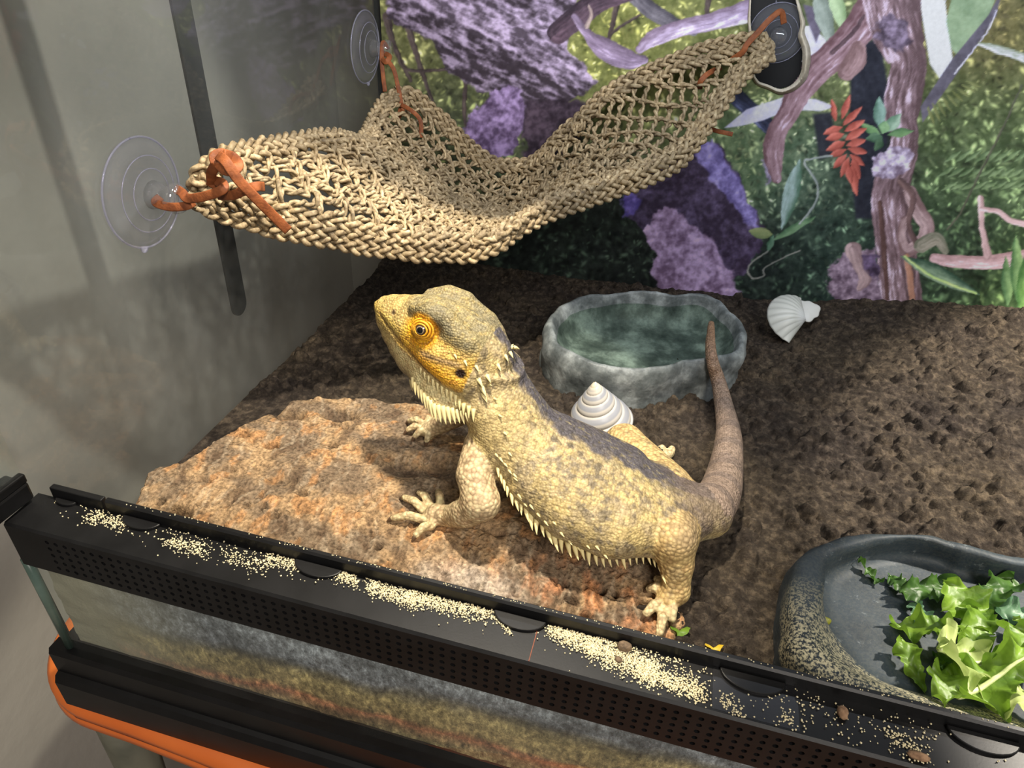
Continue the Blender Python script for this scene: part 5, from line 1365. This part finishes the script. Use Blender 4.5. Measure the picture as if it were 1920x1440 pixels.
# mouth line: a shallow groove
mline = np.array([surf(hp3(d_, 0, u_), hl) for d_, u_ in ((.0650, -.0010), (.0620, -.0022), (.056, -.0040), (.047, -.0066), (.036, -.0094), (.026, -.0116), (.017, -.0128))])
for P_ in (mline, mline - 2 * ((mline - Oc) @ hl)[:, None] * hl):
    s_, X, Y, Z = region(P_, 0.006); best = None
    for i in range(len(P_) - 1):
        a = P_[i]; ab = P_[i + 1] - a; t = np.clip(((X - a[0]) * ab[0] + (Y - a[1]) * ab[1] + (Z - a[2]) * ab[2]) / (ab @ ab), 0, 1)
        d = np.sqrt((X - a[0] - t * ab[0]) ** 2 + (Y - a[1] - t * ab[1]) ** 2 + (Z - a[2] - t * ab[2]) ** 2) - 0.0006; best = d if best is None else np.minimum(best, d)
    o_ = DF[s_]; k_ = 0.0012; h_ = np.clip(0.5 - 0.5 * (o_ + best) / k_, 0, 1); DF[s_] = (o_ * (1 - h_) - best * h_ + k_ * h_ * (1 - h_)).astype(np.float32)

# limbs: shoulders, elbows, palms and five fingers each; feet rest on the bark or soil
def foot(x, y, lift=0.0035):
    p = onz(x, y, -0.034)
    for _ in range(4): p = onz(x, y, z_bark(p[0], p[1]) + lift)
    return p


claws = []
def digits(root, tips, r0, ident, claw=0.0052, arch=0.003):
    for (base_, tip_, cl) in tips:
        b_ = np.asarray(base_); t_ = np.asarray(tip_)
        mid = b_ * 0.5 + t_ * 0.5 + np.array([0, 0, arch])
        chain([np.asarray(root), b_, mid, t_], [r0 * 1.5, r0 * 1.12, r0 * 1.02, r0 * 0.82], ident, 0.0016)
        d_ = (t_ - mid); d_ /= np.linalg.norm(d_); claws.append((t_ + d_ * r0 * 0.2, d_, r0 * 0.72, cl))


palm = foot(816, 964, 0.0058); wri = foot(846, 968, 0.0085)
elb = onz(903, 942, 0.0005); sho = np.array([0.2095, 0.0880, 0.0150])
chain([sho, sho * 0.5 + elb * 0.5 + np.array([-0.004, -0.003, 0.001]), elb], [.0115, .0098, .0088], ARM, 0.004)
chain([elb, elb * 0.5 + wri * 0.5 + np.array([0.001, -0.002, 0.0005]), wri, palm], [.0090, .0086, .0064, .0056], ARM, 0.005)
digits(palm, [(foot(797, 975), foot(738, 971), 1), (foot(797, 960), foot(758, 933), 1), (foot(806, 949), foot(787, 924), 1), (foot(826, 948), foot(822, 922), 0), (foot(808, 986), foot(780, 1003), 1)], 0.0024, HAND)
# far foreleg
pr_ = foot(806, 806, 0.006); sr = np.array([0.2100, 0.1200, 0.0180]); er = pr_ + np.array([0.030, 0.010, 0.022])
chain([sr, er], [.0120, .0100], ARM, 0.006); chain([er, pr_ + np.array([0.008, 0.002, 0.006]), pr_], [.0095, .0065, .0055], ARM, 0.005)
digits(pr_, [(foot(794, 796), foot(768, 789), 1), (foot(790, 804), foot(765, 806), 1), (foot(796, 812), foot(778, 818), 1), (foot(806, 818), foot(800, 826), 1), (foot(806, 796), foot(802, 786), 0)], 0.0023, HAND)
# near hind leg
hip = np.array([0.3160, 0.0880, -0.0150]); kne = onz(1262, 1012, -0.0080); ank = foot(1268, 1108, 0.0085)
chain([hip, hip * 0.5 + kne * 0.5, kne], [.0145, .0145, .0122], LEG, 0.003)
chain([kne, kne * 0.55 + ank * 0.45 + np.array([0.001, 0, 0]), ank], [.0112, .0094, .0064], LEG, 0.003)
inst = foot(1250, 1124, 0.0055)
chain([ank, inst], [.0066, .0058], LEG, 0.004)
digits(inst, [(foot(1240, 1112), foot(1218, 1104), 1), (foot(1246, 1108), foot(1232, 1086), 0), (foot(1238, 1132), foot(1212, 1150), 1), (foot(1243, 1145), foot(1237, 1188), 0), (foot(1258, 1136), foot(1260, 1160), 0)], 0.0027, HAND)
# far hind leg: thigh and knee stand out behind the back
hr_ = np.array([0.3120, 0.1220, -0.0160]); kr = np.array([0.2820, 0.1620, -0.0220])
chain([hr_, kr], [.0145, .0125], LEG, 0.006); ar = np.array([0.3050, 0.1720, -0.0400]); chain([kr, ar], [.0110, .0070], LEG, 0.005)
digits(ar, [(ar + np.array([-0.004, 0.010 + 0.002 * k, -0.003]) + np.array([0.004 * k, 0, 0]), ar + np.array([-0.018 + 0.009 * k, 0.022, -0.0065]), 0) for k in range(4)], 0.0026, HAND)


def surface_nets(D):
    n_ = np.array(D.shape); ins = D < 0
    cell = np.zeros(n_ - 1, np.uint8)
    for dx_ in (0, 1):
        for dy_ in (0, 1):
            for dz_ in (0, 1): cell += ins[dx_:n_[0] - 1 + dx_, dy_:n_[1] - 1 + dy_, dz_:n_[2] - 1 + dz_]
    act = np.argwhere((cell > 0) & (cell < 8))
    idx = np.full(n_ - 1, -1, np.int32); idx[tuple(act.T)] = np.arange(len(act))
    off = np.array([(a, b_, c_) for a in (0, 1) for b_ in (0, 1) for c_ in (0, 1)])
    val = np.stack([D[tuple((act + o_).T)] for o_ in off], 1)
    acc = np.zeros((len(act), 3)); cnt = np.zeros(len(act))
    for i in range(8):
        for j in range(i + 1, 8):
            if np.abs(off[i] - off[j]).sum() != 1: continue
            m_ = (val[:, i] < 0) != (val[:, j] < 0); t = val[:, i] / (val[:, i] - val[:, j] + 1e-12)
            p = off[i] + (off[j] - off[i]) * t[:, None]; acc[m_] += p[m_]; cnt[m_] += 1
    Vn = act + acc / cnt[:, None]
    Fs = []
    for ax_ in range(3):
        e = np.zeros(3, int); e[ax_] = 1; b1, b2 = (ax_ + 1) % 3, (ax_ + 2) % 3
        A = ins[:n_[0] - e[0], :n_[1] - e[1], :n_[2] - e[2]]; B_ = ins[e[0]:, e[1]:, e[2]:]
        q = np.argwhere(A != B_); q = q[(q[:, b1] > 0) & (q[:, b2] > 0) & (q[:, b1] < n_[b1] - 1) & (q[:, b2] < n_[b2] - 1)]
        fl_ = A[tuple(q.T)]
        e1 = np.zeros(3, int); e1[b1] = 1; e2 = np.zeros(3, int); e2[b2] = 1
        quad = np.stack([idx[tuple((q - e1 - e2).T)], idx[tuple((q - e2).T)], idx[tuple(q.T)], idx[tuple((q - e1).T)]], 1)
        quad[~fl_] = quad[~fl_][:, ::-1]; Fs.append(quad)
    return Vn, np.vstack(Fs)


Vn, Fn = surface_nets(DF)
Vg = np.clip(np.round(Vn).astype(int), 0, dim - 1); vid = ID[tuple(Vg.T)]
VD = lo + hS * Vn
# light smoothing
nbr = np.zeros_like(VD); cnt = np.zeros(len(VD))
E_ = np.vstack([Fn[:, [0, 1]], Fn[:, [1, 2]], Fn[:, [2, 3]], Fn[:, [3, 0]]])
for _ in range(2):
    nbr[:] = 0
    for k in range(3): nbr[:, k] = np.bincount(E_[:, 0], VD[E_[:, 1], k], len(VD)) + np.bincount(E_[:, 1], VD[E_[:, 0], k], len(VD))
    cnt = np.bincount(E_[:, 0], minlength=len(VD)) + np.bincount(E_[:, 1], minlength=len(VD))
    VD = VD * 0.5 + 0.5 * nbr / cnt[:, None]
# normals
fn = np.cross(VD[Fn[:, 2]] - VD[Fn[:, 0]], VD[Fn[:, 3]] - VD[Fn[:, 1]])
vn = np.zeros_like(VD)
for j in range(4):
    for k in range(3): vn[:, k] += np.bincount(Fn[:, j], fn[:, k], len(VD))
vn /= np.linalg.norm(vn, axis=1)[:, None] + 1e-12


# ---- skin colours (pattern of the animal, by place on the body)
x, y, z = VD.T
N1 = fbm(x * 120, y * 120, z * 120, 4); N2 = fbm(x * 330, y * 330, z * 330, 3); N3 = fbm(x * 60, y * 60, z * 60, 3)
c_yel, c_tan, c_gry, c_blu, c_crm, c_org, c_olv, c_brn, c_drk = [lin(c) for c in ((190, 169, 114), (180, 162, 125), (110, 101, 88), (78, 76, 84), (204, 190, 152), (214, 150, 24), (136, 126, 92), (112, 98, 88), (54, 50, 48))]
colr = np.tile(c_tan, (len(VD), 1))
def mx_(c, t): 
    global colr
    t = np.clip(t, 0, 1)[:, None]; colr = colr * (1 - t) + np.asarray(c) * t
# trunk parameters
ti = np.zeros(len(VD)); bd = np.full(len(VD), 1e9)
for i in range(len(TR) - 1):
    ab = TR[i + 1] - TR[i]; t = np.clip(((VD - TR[i]) @ ab) / (ab @ ab), 0, 1); d = np.linalg.norm(VD - TR[i] - t[:, None] * ab, axis=1); m_ = d < bd; bd[m_] = d[m_]; ti[m_] = i + t[m_]
cxy = np.stack([np.interp(ti, np.arange(len(TR)), TR[:, k]) for k in range(3)], 1); wdt = np.interp(ti, np.arange(len(TR)), TW)
lat = -(y - cxy[:, 1]) / wdt                       # +1 on the side towards the viewer
hgt = (z - cxy[:, 2])
isb = (vid == BODY) | ((vid == HEAD) & ((VD - Oc) @ hf < 0.004))
up_ = vn[:, 2]
mx_(c_yel, isb * sst(-0.25, 0.25, N1 + 0.1) * 0.75)
mx_(c_gry, isb * sst(0.06, 0.34, N2 + 0.5 * N3) * 0.72)
mx_(c_gry, isb * sst(0.16, 0.30, np.abs(N1) * -1 + 0.34) * 0.30)
st_ = np.abs(lat + 0.40) + 0.22 * N3 + 0.12 * N1
spot = fbm(x * 105 + 40, y * 105, z * 105, 2); mx_(c_gry * 0.8, isb * sst(0.20, 0.34, spot) * sst(1.05, 0.7, lat) * 0.8); mx_(c_yel * 1.12, isb * sst(0.16, 0.30, -spot) * sst(0.2, 0.5, lat) * 0.6)
mx_(c_blu, isb * sst(0.46, 0.30, st_ + 0.18 * spot) * (hgt > 0) * 0.95); mx_(c_olv * 1.1, isb * sst(0.40, 0.2, st_) * sst(0.18, 0.34, N2) * (hgt > 0) * 0.55)
mx_(c_olv, isb * sst(0.06, 0.02, np.abs(st_ - 0.46)) * (hgt > 0) * 0.5)
mx_(c_crm, isb * sst(-0.15, -0.6, up_) * 0.9)
mx_(c_yel * 1.05, isb * np.exp(-((ti - 1.2) / 0.9) ** 2) * sst(0.25, 0.6, lat) * 0.7)
rear = sst(5.8, 7.2, ti); mx_(c_brn, isb * rear * sst(-0.2, 0.5, up_ + N1) * 0.8)
# tail
ist = vid == TAIL
ts = np.zeros(len(VD)); bd2 = np.full(len(VD), 1e9)
for i in range(len(TL)):
    d = np.linalg.norm(VD - TL[i], axis=1); m_ = d < bd2; bd2[m_] = d[m_]; ts[m_] = i / (len(TL) - 1)
mx_(lin((142, 124, 110)), ist * 1.0); mx_(lin((108, 96, 90)), ist * sst(0.1, 0.7, np.sin(ts * 62 + 1.2 * N3)) * 0.55); mx_(lin((150, 116, 86)), ist * sst(0.5, 0.9, ts) * 0.8)
# limbs
isl = (vid == ARM) | (vid == LEG) | (vid == HAND)
mx_(lin((204, 182, 142)), isl * 1.0); mx_(lin((160, 138, 108)), isl * sst(0.0, 0.4, N2 + N3 * 0.6) * 0.55); mx_(lin((214, 196, 150)), (vid == HAND) * 0.7)
mx_(lin((196, 164, 92)), (vid == LEG) * 0.55); mx_(c_gry, (vid == LEG) * sst(0.1, 0.4, N1) * 0.4)
mx_(c_brn, (vid == LEG) * sst(0.308, 0.328, x) * sst(-0.01, 0.0, z) * 0.6)
# head
ish = (vid == HEAD) & ~isb
r_ = VD - Oc; hd, hl_, hu_ = r_ @ hf, r_ @ hl, r_ @ hu; al = np.abs(hl_)
hw_ = np.interp(hd, hs, hw)
colr[ish] = lin((184, 160, 104))
mx_(c_olv, ish * sst(0.0055, 0.0115, hu_ + 0.002 * N3) * 0.95); mx_(lin((176, 154, 96)), ish * sst(0.02, 0.30, N2) * sst(0.006, 0.012, hu_) * 0.55); mx_(lin((112, 108, 92)), ish * sst(0.1, 0.4, N1 + N3) * sst(0.007, 0.012, hu_) * 0.5)
side = ish * sst(0.006, 0.011, al)
mx_(lin((214, 168, 50)), side * sst(0.0095, 0.005, hu_ + 0.0015 * N1) * sst(-0.0135, -0.006, hu_) * sst(0.052, 0.044, hd) * 0.8)
mx_(c_org, side * np.exp(-((hd - 0.022) / 0.020) ** 2 - ((hu_ + 0.0085 + 0.12 * (0.022 - hd)) / 0.0045) ** 2) * 0.9)
eye_d = np.sqrt((hd - 0.0360) ** 2 + (hu_ - 0.0070) ** 2)
mx_(lin((228, 164, 24)), side * sst(0.0105, 0.0075, eye_d) * 0.95); mx_(lin((150, 96, 22)), side * np.exp(-((eye_d - 0.0064) / 0.0007) ** 2) * 0.7)
mx_(lin((132, 110, 82)), side * np.exp(-(((hu_ + 0.0010 + 0.20 * (hd - 0.022)) / 0.0022) ** 2)) * sst(0.036, 0.030, hd) * sst(0.004, 0.012, hd) * 0.85)                         # dark bar behind the eye
mx_(lin((210, 182, 112)), side * np.exp(-(((hu_ - 0.0040 + 0.20 * (hd - 0.022)) / 0.0028) ** 2)) * sst(0.030, 0.024, hd) * 0.8)
mx_(lin((222, 204, 150)), ish * sst(-0.0085, -0.013, hu_ + 0.10 * (0.04 - hd) + 0.0015 * N2) * 0.85)
mx_(lin((176, 152, 92)), ish * sst(0.046, 0.056, hd) * 0.75); mx_(lin((200, 172, 86)), ish * sst(0.044, 0.052, hd) * sst(0.003, -0.001, hu_) * sst(-0.008, -0.003, hu_) * 0.7)
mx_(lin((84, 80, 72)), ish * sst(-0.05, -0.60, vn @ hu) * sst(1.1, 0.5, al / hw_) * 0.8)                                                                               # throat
eard = np.linalg.norm(np.stack([hd - 0.0085, (hu_ + 0.0022) * 1.15], 1), axis=1); mx_(lin((44, 26, 16)), side * sst(0.0034, 0.0024, eard))
nsd = np.linalg.norm(np.stack([hd - 0.0560, hu_ - 0.0042], 1), axis=1); mx_(lin((80, 60, 40)), ish * sst(0.0016, 0.0009, nsd) * 0.9)
mldist = np.full(len(VD), 1e9)
ml2 = spline(mline, 60); mloc = np.stack([(ml2 - Oc) @ hf, (ml2 - Oc) @ hl, (ml2 - Oc) @ hu], 1); vloc = np.stack([hd, al, hu_], 1)
for q in mloc: mldist = np.minimum(mldist, np.linalg.norm(vloc - q, axis=1))
mx_(lin((120, 92, 52)), ish * sst(0.0014, 0.0006, mldist) * 0.75)
# neck under the beard stays grey
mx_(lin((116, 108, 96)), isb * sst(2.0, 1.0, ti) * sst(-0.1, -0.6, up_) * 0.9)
colr = np.clip(colr, 0.003, 0.9)
# scale relief by cells: larger on limbs and flanks than on the head
m, nt, b = newmat('lizard_skin'); v = coords(nt)
a_ = N(nt, 'ShaderNodeAttribute', attribute_name='Col'); s_at = N(nt, 'ShaderNodeAttribute', attribute_name='Scale')
vb = N(nt, 'ShaderNodeTexVoronoi', _Scale=430.0); vs_ = N(nt, 'ShaderNodeTexVoronoi', _Scale=760.0)
for q in (vb, vs_): nt.links.new(v, q.inputs['Vector']); q.inputs['Randomness'].default_value = 0.7
mixd = N(nt, 'ShaderNodeMix', data_type='FLOAT'); nt.links.new(s_at.outputs['Fac'], mixd.inputs[0]); nt.links.new(vs_.outputs['Distance'], mixd.inputs[2]); nt.links.new(vb.outputs['Distance'], mixd.inputs[3])
bw = N(nt, 'ShaderNodeRGBToBW'); nt.links.new(vb.outputs['Color'], bw.inputs[0])
dk_ = ramp(nt, mixd.outputs[0], [(0.22, (1.16,) * 3), (0.70, (0.52, 0.49, 0.46))])
cell = mixc(nt, 0.25, mixc(nt, 1.0, a_.outputs['Color'], dk_, 'MULTIPLY'), mixc(nt, 1.0, a_.outputs['Color'], bw.outputs[0], 'OVERLAY'))
nt.links.new(cell, b.inputs['Base Color']); b.inputs['Roughness'].default_value = 0.55; b.inputs['Specular IOR Level'].default_value = 0.35
inv = N(nt, 'ShaderNodeMath', operation='SUBTRACT'); inv.inputs[0].default_value = 1.0; nt.links.new(mixd.outputs[0], inv.inputs[1])
bump(nt, b, inv.outputs[0], 0.75, 0.0011); bump(nt, b, noise(nt, v, 1500, 3), 0.2, 0.0004)
dragon = thing('bearded_dragon', 'yellow and grey bearded dragon raised on its forelegs on the bark', 'lizard')
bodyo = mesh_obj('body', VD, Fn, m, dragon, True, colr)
sa = bodyo.data.attributes.new('Scale', 'FLOAT', 'POINT')
sc = np.where(ish, 0.25, 0.9); sc = np.where(isb, 0.55, sc); sc = np.where(ist, 0.3, sc)
sa.data.foreach_set('value', sc.astype(np.float32))

# ---- eyes
M['iris'] = None
m, nt, b = newmat('eye'); v = coords(nt, (1, 1, 1))
a_ = N(nt, 'ShaderNodeAttribute', attribute_name='Col'); nt.links.new(a_.outputs['Color'], b.inputs['Base Color']); b.inputs['Roughness'].default_value = 0.08; b.inputs['Coat Weight'].default_value = 0.6
M['lid'] = pmat('eyelid', L3(196, 132, 24), L3(230, 172, 44), 900, 0.5, 0.4, 1800, dist=0.0003)
for s in (1, -1):
    ec = surf(hp3(.0360, s * .012, .0072), hl * s + hu * 0.10) - (hl * s + hu * 0.1) * 0.0024
    nrm = hl * s + hu * 0.22 + hf * 0.10; nrm /= np.linalg.norm(nrm)
    t1 = np.cross(nrm, hu); t1 /= np.linalg.norm(t1); t2 = np.cross(nrm, t1)
    nu_, nv_ = 40, 32; th_ = np.linspace(0, 2 * np.pi, nu_, endpoint=False)[:, None]; ph_ = np.linspace(0.0, np.pi * 0.75, nv_)[None]
    P = ec + 0.0042 * ((np.sin(ph_) * np.cos(th_))[..., None] * t1 + (np.sin(ph_) * np.sin(th_))[..., None] * t2 + (np.cos(ph_) + 0 * th_)[..., None] * nrm)
    ang = ph_ + 0 * th_
    cc = np.where((ang < 0.40)[..., None], lin((10, 9, 9)), np.where((ang < 0.49)[..., None], lin((176, 156, 124)), np.where((ang < 0.66)[..., None], lin((70, 54, 42)), lin((40, 30, 22)))))
    eo = mesh_obj('eye', P.reshape(-1, 3), gridf(nu_, nv_, True), m, dragon, True, cc.reshape(-1, 3))
    aa = np.linspace(0, 2 * np.pi, 49)
    for (rr_, h_, w_) in ((0.0032, 0.0029, 0.00055), (0.0044, 0.0018, 0.0007), (0.0056, 0.0008, 0.0006)):
        ring = ec + (rr_ * np.cos(aa))[:, None] * t1 * 1.08 + (rr_ * np.sin(aa))[:, None] * t2 * 0.92 + nrm * h_
        V, F = tube(ring, w_, 6); mesh_obj('eyelid', V, F, M['lid'], eo)

# ---- spines and claws share two meshes
def cone_mesh(name, mat, bend):
    P = np.array([(0, 0, 0), (0, bend * 0.10, 0.3), (0, bend * 0.32, 0.62), (0, bend * 0.62, 0.88), (0, bend * 0.85, 1.0)]); V, F = tube(P, np.array([1.0, 0.86, 0.55, 0.22, 0.03]) * 0.27, 7)
    o_ = mesh_obj(name, V, F, mat, None); me = o_.data; bpy.data.objects.remove(o_); return me
M['spine'] = pmat('spine_horn', L3(206, 186, 120), L3(236, 222, 172), 900, 0.5, 0.2, 1500, dist=0.0002)
M['claw'] = pmat('claw_horn', L3(70, 52, 40), L3(112, 88, 66), 500, 0.4, 0.2)
me_sp = cone_mesh('spine', M['spine'], 0.22); me_cl = cone_mesh('claw', M['claw'], 0.55)
def horn(me, name, p, d, length, width, bendto=(0, 0, -1)):
    d = np.asarray(d, float); d /= np.linalg.norm(d); bt = np.asarray(bendto, float); bt = bt - d * (bt @ d); bt /= np.linalg.norm(bt) + 1e-9; sx = np.cross(bt, d)
    o_ = bpy.data.objects.new(name, me); COL.objects.link(o_); o_.parent = dragon
    mt = Matrix.Identity(4)
    for i in range(3): mt[i][0] = sx[i] * width; mt[i][1] = bt[i] * width; mt[i][2] = d[i] * length; mt[i][3] = p[i] - d[i] * length * 0.12
    o_.matrix_local = mt
sr_ = np.random.default_rng(15)
for s in (1, -1):
    # beard fringe, along the lower jaw to the corner of the head
    for k in range(15):
        t = k / 14; d_ = 0.034 - 0.035 * t; ctr = hp3(d_, s * 0.006, -0.010)
        dr = hl * s * (0.62 + 0.25 * t) - hu * (0.78 - 0.18 * t) - hf * 0.05
        p = surf(ctr, dr); L_ = 0.0058 + 0.0040 * math.sin(math.pi * min(1, t * 1.0)) + sr_.uniform(-.0006, .0008)
        horn(me_sp, 'beard_spine', p, dr * 0.7 - hf * (0.30 + 0.35 * t) - hu * 0.35, L_, L_ * 0.66, -hf)
    for k in range(11):                            # second, lower row
        t = k / 10; d_ = 0.036 - 0.028 * t; ctr = hp3(d_, s * 0.003, -0.012)
        dr = hl * s * (0.22 + 0.22 * t) - hu * 0.95
        p = surf(ctr, dr); L_ = 0.0062 + sr_.uniform(-.001, .001)
        horn(me_sp, 'beard_spine', p, dr * 0.8 - hf * 0.35, L_, L_ * 0.60, -hf)
    for k in range(13):                            # row above that, growing towards the corner of the jaw
        t = k / 12; d_ = 0.030 - 0.035 * t; ctr = hp3(d_, s * 0.008, -0.007); dr = hl * s * 0.9 - hu * (0.50 + 0.12 * t); p = surf(ctr, dr); L_ = 0.0036 + 0.0036 * t; horn(me_sp, 'beard_spine', p, dr * 0.6 - hf * 0.35 - hu * 0.5, L_, L_ * 0.72, -hf)
    for (d_, l_, u_, L_) in ((-.001, .012, -.004, .0056), (-.004, .012, -.001, .0050), (-.004, .012, -.008, .0062), (-.006, .012, -.011, .0058), (.003, .012, .0020, .0040), (.009, .012, .0026, .0036), (.015, .012, .0032, .0030), (-.006, .010, .004, .0046), (-.007, .009, .008, .0042), (-.0085, .006, .010, .0040)):
        dr = hl * s - hf * 0.5 + hu * (u_ * 30); p = surf(hp3(d_, s * l_ * 0.6, u_), hl * s + hu * 0.1); horn(me_sp, 'cheek_spine', p, hl * s * 0.7 - hf * 0.9 - hu * 0.1, L_, L_ * 0.95, -hu)
    # fringe of spines along the flank
    for k in range(30):
        t = k / 29; q = 1.55 + 5.2 * t; i = int(q); c_ = TR[i] + (TR[i + 1] - TR[i]) * (q - i)
        dr = np.array([0.0, -s * 1.0, -0.34 + 0.10 * t]); p = surf(c_, dr)
        L_ = (0.0052 + 0.0038 * math.sin(math.pi * min(1.0, 0.15 + t))) * sr_.uniform(0.75, 1.15)
        horn(me_sp, 'flank_spine', p, dr + np.array([0.35 + 0.1 * sr_.normal(), 0, -0.15]), L_, L_ * 0.66, (0.6, 0, 0.4))
    for k in range(17):
        t = k / 16; q = 1.4 + 3.6 * t; i = int(q); c_ = TR[i] + (TR[i + 1] - TR[i]) * (q - i); dr = np.array([0.0, -s * 1.0, -0.10 + 0.06 * sr_.normal()]); p = surf(c_, dr)
        horn(me_sp, 'flank_spine', p, dr + np.array([0.8, 0, -0.1]), 0.0034 * sr_.uniform(0.8, 1.2), 0.0030, (0.6, 0, 0.4))
    for k in range(7):                             # nape and shoulder spines
        c_ = TR[0] + (TR[2] - TR[0]) * (k / 6); dr = np.array([0.2, -s * 0.8, 0.35 - 0.1 * k]); p = surf(c_, dr); horn(me_sp, 'nape_spine', p, dr + np.array([0.5, 0, 0]), 0.0034, 0.0030, (0.6, 0, 0.4))
for (p, d, r, L_) in claws:
    horn(me_cl, 'claw', p, d + np.array([0, 0, -0.05]), 0.0062 if L_ else 0.0040, 0.0058 if L_ else 0.0046)
del DF, ID

# ------------------------------------------------------------------ put every empty at the base of its thing
bpy.context.view_layer.update()
def family(o):
    for c in o.children:
        yield c
        yield from family(c)
for o in [q for q in bpy.data.objects if q.type == 'EMPTY' and q.parent is None]:
    P = []
    for c in family(o):
        if c.type == 'MESH': P += [c.matrix_world @ Vector(k) for k in c.bound_box]
    P = np.array(P); base = Vector(((P[:, 0].min() + P[:, 0].max()) / 2, (P[:, 1].min() + P[:, 1].max()) / 2, P[:, 2].min()))
    o.location = base
    for c in o.children:
        mt = c.matrix_local.copy(); mt.translation = mt.translation - base; c.matrix_local = mt
bpy.context.view_layer.update()
